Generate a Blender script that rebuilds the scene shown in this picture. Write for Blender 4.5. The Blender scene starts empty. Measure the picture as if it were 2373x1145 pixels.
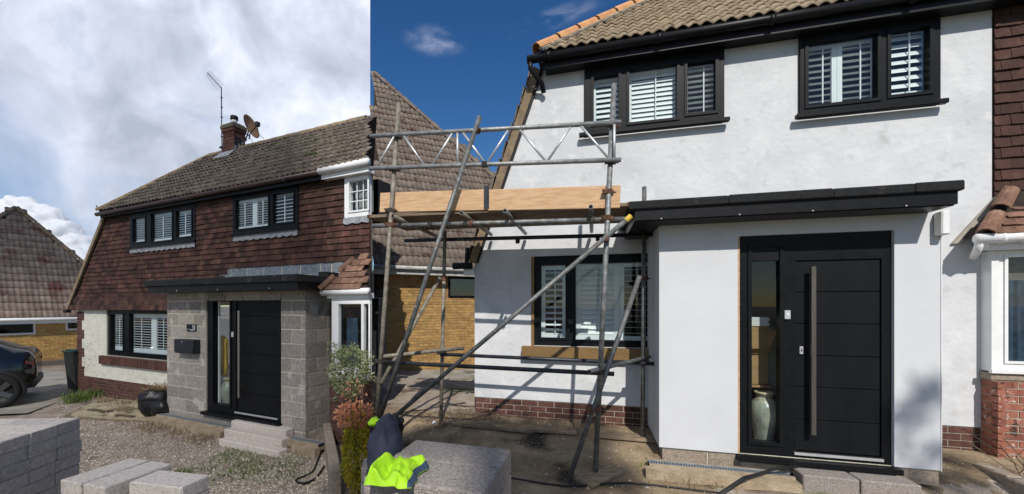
import bpy, math, random
from mathutils import Vector, Matrix, noise
random.seed(7)
R_ = random.Random(11)
SC = bpy.context.scene
COL = SC.collection
rad = math.radians
# ------------------------------------------------------------------ camera
CAMZ = 2.2
cam = bpy.data.cameras.new("camera")
cam.sensor_width = 36.0
cam.lens = 36.0 * 950 / 2373
cam.shift_x = (1186.5 - 1100) / 2373
cam.shift_y = (710 - 572.5) / 2373
cam.clip_start = 0.05
cam.clip_end = 20000
camo = bpy.data.objects.new("camera", cam)
camo.location = (0, 0, CAMZ)
camo.rotation_euler = (rad(90), 0, 0)
COL.objects.link(camo)
SC.camera = camo
# ------------------------------------------------------------------ sky and sun
SUN_EL = 42.0
W = bpy.data.worlds.new("World")
SC.world = W
W.use_nodes = True
wn = W.node_tree
bg = wn.nodes["Background"]
sky = wn.nodes.new("ShaderNodeTexSky")
sky.sky_type = 'NISHITA'
sky.sun_disc = False
sky.sun_elevation = rad(SUN_EL)
sky.sun_rotation = rad(180)
sky.air_density = 1.0
sky.dust_density = 0.3
sky.ozone_density = 3.0
hsv = wn.nodes.new("ShaderNodeHueSaturation")
hsv.inputs["Hue"].default_value = .506
hsv.inputs["Saturation"].default_value = 1.3
wn.links.new(sky.outputs[0], hsv.inputs["Color"])
wn.links.new(hsv.outputs[0], bg.inputs[0])
bg.inputs[1].default_value = 0.086
sun = bpy.data.lights.new("sun", 'SUN')
sun.energy = 4.1
sun.angle = rad(0.5)
sun.color = (1.0, 0.955, 0.89)
suno = bpy.data.objects.new("sun", sun)
suno.rotation_euler = (rad(90 - SUN_EL), 0, 0)
suno.location = (0, -30, 30)
COL.objects.link(suno)
SC.view_settings.view_transform = 'Standard'
SC.view_settings.look = 'None'
SC.view_settings.exposure = 0.12
SC.view_settings.gamma = 1.0
SC.view_settings.use_curve_mapping = False
SC.render.engine = 'CYCLES'
SC.cycles.use_denoising = True
SC.cycles.max_bounces = 8
SC.cycles.transparent_max_bounces = 24

# ------------------------------------------------------------------ materials
def mat(name, stops, scale=6.0, detail=5.0, rough=0.8, bump=0.0, bscale=40.0, rnd=0.0, hue=0.0, spec=0.3, metal=0.0,
        stretch=(1, 1, 1), spots=None, rough_var=0.0):
    """noise-ramped base colour; rnd = value spread from piece to piece; spots = (colour, scale, threshold)"""
    m = bpy.data.materials.new(name)
    m.use_nodes = True
    nt = m.node_tree
    N, Lk = nt.nodes, nt.links
    b = N["Principled BSDF"]
    b.inputs["Roughness"].default_value = rough
    b.inputs["Metallic"].default_value = metal
    b.inputs["Specular IOR Level"].default_value = spec
    geo = N.new("ShaderNodeNewGeometry")
    mp = N.new("ShaderNodeMapping")
    mp.inputs["Scale"].default_value = stretch
    Lk.new(geo.outputs["Position"], mp.inputs[0])
    no = N.new("ShaderNodeTexNoise")
    no.inputs["Scale"].default_value = scale
    no.inputs["Detail"].default_value = detail
    no.inputs["Roughness"].default_value = 0.62
    Lk.new(mp.outputs[0], no.inputs["Vector"])
    rp = N.new("ShaderNodeValToRGB")
    els = rp.color_ramp.elements
    while len(els) < len(stops):
        els.new(0.5)
    for e, (p, c) in zip(els, stops):
        e.position = p
        e.color = (*c, 1)
    Lk.new(no.outputs["Fac"], rp.inputs[0])
    out = rp.outputs[0]
    if rnd or hue:
        oi = N.new("ShaderNodeObjectInfo")
        ad = N.new("ShaderNodeMath")
        ad.operation = 'ADD'
        Lk.new(oi.outputs["Random"], ad.inputs[0])
        Lk.new(geo.outputs["Random Per Island"], ad.inputs[1])
        wnz = N.new("ShaderNodeTexWhiteNoise")
        wnz.noise_dimensions = '1D'
        Lk.new(ad.outputs[0], wnz.inputs["W"])
        hs = N.new("ShaderNodeHueSaturation")
        mr = N.new("ShaderNodeMapRange")
        mr.inputs["To Min"].default_value = 1 - rnd
        mr.inputs["To Max"].default_value = 1 + rnd
        Lk.new(wnz.outputs["Value"], mr.inputs["Value"])
        Lk.new(mr.outputs[0], hs.inputs["Value"])
        if hue:
            sp = N.new("ShaderNodeSeparateColor")
            Lk.new(wnz.outputs["Color"], sp.inputs[0])
            m2 = N.new("ShaderNodeMapRange")
            m2.inputs["To Min"].default_value = 0.5 - hue
            m2.inputs["To Max"].default_value = 0.5 + hue
            Lk.new(sp.outputs[1], m2.inputs["Value"])
            Lk.new(m2.outputs[0], hs.inputs["Hue"])
        Lk.new(out, hs.inputs["Color"])
        out = hs.outputs[0]
    for sp_ in (spots or []):
        c, sscale, th, wid = sp_
        n2 = N.new("ShaderNodeTexNoise")
        n2.inputs["Scale"].default_value = sscale
        n2.inputs["Detail"].default_value = 4
        Lk.new(geo.outputs["Position"], n2.inputs["Vector"])
        mr = N.new("ShaderNodeMapRange")
        mr.inputs["From Min"].default_value = th
        mr.inputs["From Max"].default_value = th + wid
        Lk.new(n2.outputs["Fac"], mr.inputs["Value"])
        mx = N.new("ShaderNodeMixRGB")
        mx.inputs[2].default_value = (*c, 1)
        Lk.new(mr.outputs[0], mx.inputs[0])
        Lk.new(out, mx.inputs[1])
        out = mx.outputs[0]
    Lk.new(out, b.inputs["Base Color"])
    if rough_var:
        mr = N.new("ShaderNodeMapRange")
        mr.inputs["To Min"].default_value = rough - rough_var
        mr.inputs["To Max"].default_value = rough + rough_var
        Lk.new(no.outputs["Fac"], mr.inputs["Value"])
        Lk.new(mr.outputs[0], b.inputs["Roughness"])
    if bump:
        nb = N.new("ShaderNodeTexNoise")
        nb.inputs["Scale"].default_value = bscale
        nb.inputs["Detail"].default_value = 6
        Lk.new(mp.outputs[0], nb.inputs["Vector"])
        bp = N.new("ShaderNodeBump")
        bp.inputs["Strength"].default_value = bump
        bp.inputs["Distance"].default_value = 0.02
        Lk.new(nb.outputs["Fac"], bp.inputs["Height"])
        Lk.new(bp.outputs[0], b.inputs["Normal"])
    return m

def ramp2(a, b, lo=0.3, hi=0.7):
    return [(lo, a), (hi, b)]

M = {}
M['hung_tile'] = mat("hung_tile", [(.3, (.036, .018, .0135)), (.55, (.068, .031, .022)), (.75, (.118, .055, .037))], 5, 6, .85, .3, 60, rnd=.45, hue=.012,
                     spots=[((.2, .16, .13), 26, .71, .05)])
M['hung_tile_sun'] = mat("hung_tile_sunlit", [(.3, (.04, .018, .013)), (.6, (.062, .026, .018)), (.8, (.11, .06, .045))], 7, 6, .8, .4, 70, rnd=.22,  # hung tile copy, the right plot's sunlight worked into its colour
                         spots=[((.28, .2, .16), 30, .70, .05)])
M['bay_tile'] = mat("bay_tile", [(.3, (.10, .055, .038)), (.55, (.19, .105, .07)), (.75, (.27, .18, .13))], 9, 6, .9, .4, 60, rnd=.25)
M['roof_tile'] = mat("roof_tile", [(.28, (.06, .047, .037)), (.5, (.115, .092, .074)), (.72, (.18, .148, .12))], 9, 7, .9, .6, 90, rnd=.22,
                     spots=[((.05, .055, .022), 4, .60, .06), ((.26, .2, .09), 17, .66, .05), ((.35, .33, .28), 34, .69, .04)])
M['roof_tile_sun'] = mat("roof_tile_sunlit", [(.28, (.22, .165, .108)), (.5, (.32, .248, .168)), (.72, (.42, .34, .24))], 12, 7, .9, .6, 90, rnd=.15,  # roof tile copy, paler: the right plot's sunshine is put into the colour
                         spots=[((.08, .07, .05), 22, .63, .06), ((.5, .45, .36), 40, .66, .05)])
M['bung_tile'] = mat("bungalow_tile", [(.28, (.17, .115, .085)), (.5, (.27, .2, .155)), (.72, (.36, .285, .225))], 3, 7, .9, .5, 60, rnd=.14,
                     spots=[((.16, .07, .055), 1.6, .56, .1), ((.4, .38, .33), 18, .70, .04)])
M['bung_tile_sun'] = mat("bungalow_tile_sun", [(.28, (.10, .078, .062)), (.5, (.155, .125, .10)), (.72, (.22, .18, .15))], 5, 7, .9, .5, 60, rnd=.12,  # bungalow tile copy, colour darkened to allow for the sun on the right
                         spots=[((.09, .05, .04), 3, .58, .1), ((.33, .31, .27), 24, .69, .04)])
M['ridge_tile'] = mat("ridge_tile", ramp2((.15, .11, .075), (.3, .22, .13)), 10, 6, .9, .5, 60, rnd=.15)
M['ridge_terracotta'] = mat("ridge_terracotta", ramp2((.42, .2, .09), (.62, .33, .15)), 8, 6, .85, .3, 60, rnd=.1)
M['brown_brick'] = mat("brown_brick", ramp2((.06, .026, .02), (.135, .06, .045)), 14, 6, .85, .4, 80, rnd=.3, spots=[((.3, .22, .18), 30, .70, .05)])
M['red_brick'] = mat("red_brick", ramp2((.22, .075, .05), (.36, .15, .1)), 14, 6, .85, .5, 80, rnd=.25, spots=[((.5, .4, .34), 22, .62, .06), ((.05, .03, .025), 12, .62, .08)])
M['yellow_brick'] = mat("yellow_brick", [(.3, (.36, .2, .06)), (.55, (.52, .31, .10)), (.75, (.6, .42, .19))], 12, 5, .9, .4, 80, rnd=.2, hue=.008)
M['yellow_brick_sun'] = mat("yellow_brick_sunlit", [(.3, (.27, .155, .05)), (.55, (.37, .22, .075)), (.75, (.46, .3, .12))], 12, 5, .9, .4, 80, rnd=.2, hue=.008)  # the same yellow brick, its colour darkened to suit the right plot's light
M['painted_brick'] = mat("painted_brick", ramp2((.62, .6, .5), (.74, .72, .62)), 8, 6, .7, .25, 60, rnd=.05,
                         spots=[((.1, .04, .03), 13, .69, .02)])
M['mortar'] = mat("mortar", ramp2((.3, .27, .22), (.42, .38, .31)), 20, 5, .95, .4, 90)
M['mortar_dark'] = mat("mortar_dark", ramp2((.1, .085, .07), (.2, .17, .14)), 20, 5, .95, .4, 90)
M['mortar_yellow'] = mat("mortar_yellow", ramp2((.5, .46, .35), (.66, .61, .48)), 16, 5, .95, .5, 70)
M['batten'] = mat("batten", ramp2((.02, .014, .011), (.04, .028, .02)), 8, 3, .95)
M['block'] = mat("aggregate_block", [(.3, (.265, .225, .19)), (.5, (.38, .33, .285)), (.7, (.5, .445, .39))], 26, 8, .95, .9, 130, rnd=.2,
                 spots=[((.58, .52, .45), 3.4, .60, .06)])
M['block_light'] = mat("aggregate_block_light", [(.3, (.52, .44, .375)), (.5, (.665, .58, .50)), (.7, (.78, .70, .62))], 34, 9, .95, .7, 120, rnd=.1,
                       spots=[((.34, .29, .26), 90, .62, .05)])
M['block_sun'] = mat("aggregate_block_sunny", [(.3, (.28, .235, .205)), (.5, (.39, .34, .30)), (.7, (.5, .455, .41))], 60, 9, .95, 1.0, 150, rnd=.06,  # block copy, its colour toned for the sunlit stack
                     spots=[((.14, .115, .1), 140, .62, .05)])
M['block_blue'] = mat("grey_blockwork", [(.3, (.13, .15, .17)), (.5, (.22, .25, .275)), (.7, (.36, .38, .39))], 22, 8, .95, .8, 110, rnd=.12)
M['plinth_block'] = mat("plinth_block", [(.3, (.26, .2, .15)), (.5, (.36, .29, .225)), (.7, (.46, .39, .31))], 30, 8, .95, .8, 130, rnd=.08)
M['render'] = mat("white_render", [(.25, (.50, .513, .522)), (.5, (.585, .593, .598)), (.75, (.63, .635, .635))], 2.2, 10, .8, .3, 16, spec=.2,
                  spots=[((.46, .473, .486), 1.1, .52, .25), ((.47, .475, .47), 7, .60, .16), ((.63, .635, .635), 4.1, .56, .12)])
M['render_fresh'] = mat("white_render_fresh", ramp2((.55, .56, .573), (.60, .61, .62)), 1.6, 7, .8, .08, 45, spec=.2)
M['frame_black'] = mat("black_frame", ramp2((.0045, .005, .006), (.0085, .0095, .011)), 12, 3, .42, .03, 90, spec=.14)
M['door_black'] = mat("black_door", ramp2((.0045, .005, .006), (.008, .0088, .0105)), 6, 4, .5, .06, 160, spec=.16, stretch=(1, 1, .15))
M['fascia_black'] = mat("black_fascia", ramp2((.006, .006, .007), (.010, .010, .011)), 9, 3, .4, .03, 50, spec=.2)
M['felt'] = mat("roofing_felt", ramp2((.014, .015, .016), (.034, .035, .035)), 40, 8, .95, .8, 260, spots=[((.09, .085, .075), 9, .62, .12)])
M['gutter_brown'] = mat("brown_gutter", ramp2((.035, .018, .016), (.06, .03, .026)), 7, 4, .45, 0, spec=.4)
M['white_plastic'] = mat("white_plastic", ramp2((.68, .68, .67), (.8, .8, .79)), 5, 5, .35, .02, 40, spec=.45)
M['shutter'] = mat("white_shutter", ramp2((.72, .74, .74), (.8, .81, .81)), 4, 3, .45, 0, spec=.4)
M['lead'] = mat("lead_flashing", ramp2((.18, .19, .2), (.36, .37, .39)), 18, 6, .6, .6, 40)
M['steel'] = mat("brushed_steel", ramp2((.4, .36, .3), (.55, .5, .43)), 30, 4, .35, 0, metal=1, stretch=(1, 1, .1))
M['handle_dark'] = mat("dark_bronze_handle", ramp2((.10, .09, .075), (.16, .145, .125)), 30, 4, .45, 0, metal=.7, stretch=(1, 1, .1))
M['silver'] = mat("silver_plate", ramp2((.6, .6, .6), (.75, .75, .75)), 12, 3, .35, 0, metal=.6)
M['tube_light'] = mat("bright_tube", [(.3, (.2, .205, .2)), (.5, (.3, .31, .305)), (.7, (.4, .41, .4))], 14, 7, .5, .3, 80, metal=.45, rnd=.1)
M['tube'] = mat("galvanised_tube", [(.3, (.085, .09, .088)), (.5, (.16, .166, .162)), (.7, (.26, .268, .262))], 14, 7, .5, .3, 80, metal=.4, rnd=.25,
                spots=[((.16, .12, .085), 9, .60, .1), ((.5, .48, .43), 22, .68, .06)])
M['tube_old'] = mat("weathered_tube", [(.3, (.13, .11, .085)), (.5, (.22, .195, .155)), (.7, (.34, .31, .26))], 16, 7, .65, .35, 80, metal=.25, rnd=.15)
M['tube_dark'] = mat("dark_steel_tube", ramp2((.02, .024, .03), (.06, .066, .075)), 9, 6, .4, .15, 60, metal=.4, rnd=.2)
M['alu'] = mat("aluminium_beam", ramp2((.5, .51, .51), (.68, .69, .69)), 12, 6, .42, .15, 60, metal=.6, rnd=.06)
M['coupler'] = mat("rusty_coupler", ramp2((.05, .028, .02), (.2, .1, .06)), 30, 6, .8, .4, 100, metal=.2, rnd=.3)
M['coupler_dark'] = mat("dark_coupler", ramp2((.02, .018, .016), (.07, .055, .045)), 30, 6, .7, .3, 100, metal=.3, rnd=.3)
M['yellow_cap'] = mat("yellow_cap", ramp2((.5, .33, .04), (.75, .52, .08)), 20, 4, .5)
M['pine'] = mat("new_pine_board", [(.25, (.4, .235, .12)), (.5, (.53, .34, .19)), (.72, (.62, .43, .26))], 5, 7, .75, .15, 60, stretch=(1.2, 1, 9),
                spots=[((.17, .085, .045), 7, .73, .03)])
M['old_plank'] = mat("old_scaffold_plank", [(.25, (.12, .085, .055)), (.5, (.22, .165, .11)), (.75, (.34, .27, .19))], 6, 7, .9, .4, 70, stretch=(1, 2.5, 8), rnd=.15)
M['ply'] = mat("weathered_plywood", [(.25, (.2, .165, .10)), (.5, (.37, .31, .2)), (.75, (.47, .41, .28))], 3, 8, .9, .5, 40, spots=[((.05, .045, .035), 5, .60, .1), ((.33, .32, .22), 2.2, .56, .1)])
M['ply_edge'] = mat("plywood_edge", ramp2((.10, .075, .045), (.27, .21, .13)), 20, 6, .95, .5, 80)
M['gold'] = mat("bronze_sill", ramp2((.19, .115, .045), (.25, .155, .065)), 5, 4, .5, .05, 40, metal=.25)
M['concrete'] = mat("concrete", [(.28, (.2, .18, .145)), (.5, (.3, .275, .23)), (.72, (.4, .37, .31))], 1.6, 9, .95, .5, 60, spots=[((.12, .11, .09), 1.1, .60, .12), ((.16, .17, .08), 3, .66, .06)])
M['concrete_tan'] = mat("tan_concrete", [(.28, (.24, .185, .12)), (.5, (.36, .28, .185)), (.72, (.45, .37, .26))], 7, 8, .95, .7, 70)
M['grate'] = mat("drain_grate", ramp2((.2, .22, .225), (.32, .34, .34)), 14, 5, .6, .1, 60, metal=.2)
M['grate_dark'] = mat("drain_slot", ramp2((.008, .008, .008), (.015, .015, .015)), 8, 2, .9)
M['car'] = mat("car_paint", ramp2((.006, .007, .009), (.009, .010, .013)), 3, 2, .12, 0, spec=.7)
M['car_trim'] = mat("car_trim", ramp2((.012, .012, .013), (.02, .02, .021)), 10, 3, .6, 0)
M['rubber'] = mat("tyre_rubber", ramp2((.012, .012, .012), (.022, .022, .022)), 20, 4, .85, .2, 90)
M['rim'] = mat("dark_rim", ramp2((.07, .072, .076), (.12, .122, .126)), 8, 3, .35, 0, metal=.6)
M['tail'] = mat("tail_lens", ramp2((.12, .01, .01), (.22, .02, .02)), 8, 2, .2, 0, spec=.6)
M['bin'] = mat("bin_plastic", ramp2((.018, .022, .021), (.03, .036, .034)), 7, 4, .5, .05, 60)
M['bin_lid'] = mat("bin_lid", ramp2((.012, .03, .02), (.02, .05, .032)), 7, 4, .5)
M['bag'] = mat("black_bag", ramp2((.006, .006, .007), (.012, .012, .013)), 9, 4, .40, .6, 15, spec=.4)
M['straw'] = mat("garden_waste", ramp2((.19, .11, .05), (.36, .24, .12)), 12, 5, .9, 0, rnd=.3)
M['ceramic'] = mat("glazed_vase", [(.3, (.14, .15, .12)), (.5, (.3, .31, .25)), (.72, (.5, .48, .36))], 7, 7, .32, .2, 30, stretch=(1, 1, .6), spec=.5)
M['ceramic_rim'] = mat("vase_rim", ramp2((.42, .34, .2), (.58, .5, .34)), 12, 5, .35, .1, 30)
M['coat'] = mat("yellow_coat", ramp2((.42, .26, .02), (.6, .4, .04)), 6, 4, .6, .2, 30)
M['card'] = mat("cardboard", ramp2((.27, .16, .075), (.38, .235, .115)), 6, 4, .85)
M['paper'] = mat("paper", ramp2((.6, .6, .58), (.75, .75, .73)), 6, 4, .8)
M['dark_room'] = mat("dark_interior", ramp2((.012, .012, .013), (.026, .026, .028)), 3, 3, .95)  # unlit rooms: their darkness is put into the colour
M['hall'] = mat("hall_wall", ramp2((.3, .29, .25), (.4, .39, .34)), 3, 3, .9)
M['hall_dim'] = mat("hall_wall_dim", ramp2((.045, .044, .042), (.07, .068, .064)), 3, 3, .9)  # hall wall copy with the indoor gloom put into its colour
M['blue_cloth'] = mat("blue_curtain", ramp2((.02, .035, .06), (.05, .085, .13)), 9, 4, .9, .2, 20)
M['navy'] = mat("navy_fabric", ramp2((.014, .016, .03), (.034, .038, .062)), 12, 5, .75, .4, 35)
M['hivis'] = mat("hi_vis_fabric", ramp2((.26, .5, .012), (.4, .7, .02)), 9, 4, .65, .2, 40)
M['hose'] = mat("black_hose", ramp2((.01, .01, .01), (.02, .02, .02)), 8, 3, .5)
M['pipe_grey'] = mat("grey_pipe", ramp2((.22, .23, .24), (.3, .31, .32)), 8, 3, .5)
M['dish'] = mat("satellite_dish", ramp2((.26, .13, .06), (.45, .25, .13)), 8, 6, .7, .1, 40)
M['dark_metal'] = mat("dark_metal", ramp2((.025, .026, .028), (.05, .052, .055)), 8, 4, .5, 0, metal=.4)
M['aerial'] = mat("aerial_metal", ramp2((.16, .16, .165), (.28, .28, .285)), 8, 4, .5, 0, metal=.5)
M['black'] = mat("matt_black", ramp2((.006, .006, .007), (.010, .010, .011)), 8, 2, .55)
M['letterbox'] = mat("anthracite_box", ramp2((.018, .02, .026), (.026, .029, .037)), 8, 3, .5)
M['white_print'] = mat("white_print", ramp2((.75, .75, .75), (.8, .8, .8)), 8, 2, .6)
M['stone'] = mat("stones", ramp2((.24, .195, .15), (.56, .485, .39)), 30, 5, .9, .3, 90, rnd=.42, hue=.02)
M['pea'] = mat("pea_gravel", ramp2((.3, .22, .12), (.5, .4, .25)), 30, 5, .9, .3, 90, rnd=.35, hue=.01)
M['bark'] = mat("bark", ramp2((.07, .05, .035), (.14, .105, .075)), 8, 6, .95, .8, 30)
M['twig'] = mat("dry_twig", ramp2((.09, .06, .04), (.2, .14, .09)), 10, 4, .9)
M['rot'] = mat("fence_paint", ramp2((.3, .3, .28), (.5, .5, .48)), 8, 3, .8)

def leafmat(name, cols, rnd=.3, trans=.35):
    m = mat(name, cols, 9, 4, .6, 0, rnd=rnd, hue=.015, spec=.3)
    nt = m.node_tree
    b = nt.nodes["Principled BSDF"]
    t = nt.nodes.new("ShaderNodeBsdfTranslucent")
    mx = nt.nodes.new("ShaderNodeMixShader")
    mx.inputs[0].default_value = trans
    src = b.inputs["Base Color"].links[0].from_socket
    nt.links.new(src, t.inputs[0])
    nt.links.new(b.outputs[0], mx.inputs[1])
    nt.links.new(t.outputs[0], mx.inputs[2])
    nt.links.new(mx.outputs[0], nt.nodes["Material Output"].inputs[0])
    return m
M['leaf_var'] = leafmat("variegated_leaf", ramp2((.17, .2, .07), (.5, .52, .3)), .4)
M['leaf_red'] = leafmat("coral_leaf", ramp2((.62, .2, .1), (.82, .46, .26)), .3)
M['leaf_gold'] = leafmat("golden_leaf", ramp2((.34, .32, .02), (.72, .56, .05)), .35)
M['leaf_dark'] = leafmat("dark_leaf", ramp2((.03, .05, .015), (.07, .10, .03)), .3, .2)
M['grass'] = leafmat("grass_blade", ramp2((.06, .11, .02), (.2, .26, .07)), .35)
M['weed_dry'] = leafmat("dry_weed", ramp2((.22, .15, .08), (.4, .3, .17)), .3)

def glassmat(name, tint, refl=1.0):
    m = bpy.data.materials.new(name)
    m.use_nodes = True
    nt = m.node_tree
    nt.nodes.remove(nt.nodes["Principled BSDF"])
    tr = nt.nodes.new("ShaderNodeBsdfTransparent")
    tr.inputs[0].default_value = (*tint, 1)
    gl = nt.nodes.new("ShaderNodeBsdfGlossy")
    gl.inputs["Roughness"].default_value = 0.01
    gl.inputs[0].default_value = (1, 1, 1, 1)
    fr = nt.nodes.new("ShaderNodeFresnel")
    fr.inputs[0].default_value = 1.52
    mu = nt.nodes.new("ShaderNodeMath")
    mu.operation = 'MULTIPLY'
    mu.use_clamp = True
    mu.inputs[1].default_value = refl
    mx = nt.nodes.new("ShaderNodeMixShader")
    nt.links.new(fr.outputs[0], mu.inputs[0])
    ge = nt.nodes.new("ShaderNodeNewGeometry")
    iv = nt.nodes.new("ShaderNodeMath")
    iv.operation = 'SUBTRACT'
    iv.inputs[0].default_value = 1.0
    nt.links.new(ge.outputs["Backfacing"], iv.inputs[1])
    m2 = nt.nodes.new("ShaderNodeMath")
    m2.operation = 'MULTIPLY'
    nt.links.new(mu.outputs[0], m2.inputs[0])
    nt.links.new(iv.outputs[0], m2.inputs[1])
    nt.links.new(m2.outputs[0], mx.inputs[0])
    nt.links.new(tr.outputs[0], mx.inputs[1])
    nt.links.new(gl.outputs[0], mx.inputs[2])
    nt.links.new(mx.outputs[0], nt.nodes["Material Output"].inputs[0])
    return m
M['glass'] = glassmat("window_glass", (.92, .95, .95), 1.0)
M['glass_dark'] = glassmat("tinted_glass", (.35, .37, .38), 2.0)

# ------------------------------------------------------------------ mesh helpers
class MB:
    def __init__(s):
        s.v, s.f = [], []
    def add(s, vs, fs):
        n = len(s.v)
        s.v += [tuple(p) for p in vs]
        s.f += [tuple(i + n for i in f) for f in fs]
        return s
    def box(s, x0, x1, y0, y1, z0, z1):
        return s.add([(x0, y0, z0), (x1, y0, z0), (x1, y1, z0), (x0, y1, z0), (x0, y0, z1), (x1, y0, z1), (x1, y1, z1), (x0, y1, z1)],
                     [(0, 3, 2, 1), (4, 5, 6, 7), (0, 1, 5, 4), (1, 2, 6, 5), (2, 3, 7, 6), (3, 0, 4, 7)])
    def cbox(s, x0, x1, y0, y1, z0, z1, c=.006):
        """box with all edges chamfered"""
        vs, X, Y, Z = [], (x0, x1), (y0, y1), (z0, z1)
        sg = (1, -1)
        for i in (0, 1):
            for j in (0, 1):
                for k in (0, 1):
                    a, b, d = sg[i] * c, sg[j] * c, sg[k] * c
                    vs += [(X[i], Y[j] + b, Z[k] + d), (X[i] + a, Y[j], Z[k] + d), (X[i] + a, Y[j] + b, Z[k])]
        def V(i, j, k, w):
            return (i * 4 + j * 2 + k) * 3 + w
        fs = []
        for i in (0, 1):
            q = [V(i, 0, 0, 0), V(i, 1, 0, 0), V(i, 1, 1, 0), V(i, 0, 1, 0)]
            fs.append(q if i else q[::-1])
            q = [V(0, i, 0, 1), V(1, i, 0, 1), V(1, i, 1, 1), V(0, i, 1, 1)]
            fs.append(q[::-1] if i else q)
            q = [V(0, 0, i, 2), V(1, 0, i, 2), V(1, 1, i, 2), V(0, 1, i, 2)]
            fs.append(q if i else q[::-1])
        for j in (0, 1):
            for k in (0, 1):
                q = [V(0, j, k, 1), V(1, j, k, 1), V(1, j, k, 2), V(0, j, k, 2)]
                fs.append(q if (j == k) else q[::-1])
                q = [V(j, 0, k, 0), V(j, 1, k, 0), V(j, 1, k, 2), V(j, 0, k, 2)]
                fs.append(q[::-1] if (j == k) else q)
                q = [V(j, k, 0, 0), V(j, k, 1, 0), V(j, k, 1, 1), V(j, k, 0, 1)]
                fs.append(q if (j == k) else q[::-1])
        for i in (0, 1):
            for j in (0, 1):
                for k in (0, 1):
                    q = [V(i, j, k, 0), V(i, j, k, 1), V(i, j, k, 2)]
                    fs.append(q if (i + j + k) % 2 else q[::-1])
        return s.add(vs, fs)
    def obox(s, M4, hx, hy, hz):
        b = MB().box(-hx, hx, -hy, hy, -hz, hz)
        return s.add([M4 @ Vector(p) for p in b.v], b.f)
    def prism(s, poly, y0, y1):
        """poly in (x,z), extruded along y"""
        n = len(poly)
        vs = [(x, y0, z) for x, z in poly] + [(x, y1, z) for x, z in poly]
        fs = [tuple(range(n)), tuple(range(2 * n - 1, n - 1, -1))]
        fs += [(i, i + n, (i + 1) % n + n, (i + 1) % n) for i in range(n)]
        return s.add(vs, fs)
    def tube(s, pts, r, n=8, hollow=False):
        pts = [Vector(p) for p in pts]
        m = len(pts)
        rs = r if isinstance(r, (list, tuple)) else [r] * m
        base = len(s.v)
        up = None
        for i, p in enumerate(pts):
            t = (pts[min(i + 1, m - 1)] - pts[max(i - 1, 0)]).normalized()
            if up is None:
                up = Vector((0, 0, 1)) if abs(t.z) < .9 else Vector((1, 0, 0))
            a = t.cross(up)
            if a.length < 1e-5:
                a = t.cross(Vector((0, 1, 0)))
            a.normalize()
            b = a.cross(t).normalized()
            up = b
            for k in range(n):
                an = 2 * math.pi * k / n
                s.v.append(tuple(p + (a * math.cos(an) + b * math.sin(an)) * rs[i]))
        for i in range(m - 1):
            for k in range(n):
                s.f.append((base + i * n + k, base + i * n + (k + 1) % n, base + (i + 1) * n + (k + 1) % n, base + (i + 1) * n + k))
        s.f.append(tuple(base + k for k in range(n))[::-1])
        s.f.append(tuple(base + (m - 1) * n + k for k in range(n)))
        return s
    def lathe(s, prof, n=24, c=(0, 0, 0), caps=True):
        base = len(s.v)
        for r, z in prof:
            for k in range(n):
                a = 2 * math.pi * k / n
                s.v.append((c[0] + r * math.cos(a), c[1] + r * math.sin(a), c[2] + z))
        for i in range(len(prof) - 1):
            for k in range(n):
                s.f.append((base + i * n + k, base + i * n + (k + 1) % n, base + (i + 1) * n + (k + 1) % n, base + (i + 1) * n + k))
        if caps:
            s.f.append(tuple(base + k for k in range(n))[::-1])
            s.f.append(tuple(base + (len(prof) - 1) * n + k for k in range(n)))
        return s
    def holes(s, xs, zs, hole, y0, y1):
        """wall in the xz plane from y0 (front) to y1, cells of the xs/zs grid left out where hole(i,j)"""
        nx, nz = len(xs) - 1, len(zs) - 1
        solid = lambda i, j: 0 <= i < nx and 0 <= j < nz and not hole(i, j)
        for i in range(nx):
            for j in range(nz):
                if not solid(i, j):
                    continue
                a, b, c, d = xs[i], xs[i + 1], zs[j], zs[j + 1]
                s.add([(a, y0, c), (b, y0, c), (b, y0, d), (a, y0, d)], [(0, 1, 2, 3)])
                s.add([(a, y1, c), (b, y1, c), (b, y1, d), (a, y1, d)], [(3, 2, 1, 0)])
                if not solid(i - 1, j):
                    s.add([(a, y0, c), (a, y0, d), (a, y1, d), (a, y1, c)], [(0, 1, 2, 3)])
                if not solid(i + 1, j):
                    s.add([(b, y0, c), (b, y1, c), (b, y1, d), (b, y0, d)], [(0, 1, 2, 3)])
                if not solid(i, j - 1):
                    s.add([(a, y0, c), (a, y1, c), (b, y1, c), (b, y0, c)], [(0, 1, 2, 3)])
                if not solid(i, j + 1):
                    s.add([(a, y0, d), (b, y0, d), (b, y1, d), (a, y1, d)], [(0, 1, 2, 3)])
        return s
    def wall(s, x0, x1, z0, z1, y0, y1, rects=()):
        xs = sorted({x0, x1, *[min(max(v, x0), x1) for r in rects for v in r[:2]]})
        zs = sorted({z0, z1, *[min(max(v, z0), z1) for r in rects for v in r[2:]]})
        def hole(i, j):
            cx, cz = (xs[i] + xs[i + 1]) / 2, (zs[j] + zs[j + 1]) / 2
            return any(r[0] < cx < r[1] and r[2] < cz < r[3] for r in rects)
        return s.holes(xs, zs, hole, y0, y1)
    def mesh(s, name):
        me = bpy.data.meshes.new(name)
        me.from_pydata(s.v, [], s.f)
        me.validate()
        me.update()
        return me
    def obj(s, name, m, parent=None, smooth=False, **kw):
        me = s.mesh(name)
        if smooth:
            me.shade_smooth()
        return put(name, me, m, parent, **kw)

def put(name, me, m, parent=None, mtx=None, label=None, cat=None, group=None, kind=None):
    if m is not None and not me.materials:
        me.materials.append(M[m] if isinstance(m, str) else m)
    o = bpy.data.objects.new(name, me)
    COL.objects.link(o)
    if parent:
        o.parent = parent
    if mtx is not None:
        o.matrix_basis = mtx
    tag(o, label, cat, group, kind)
    return o

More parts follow.
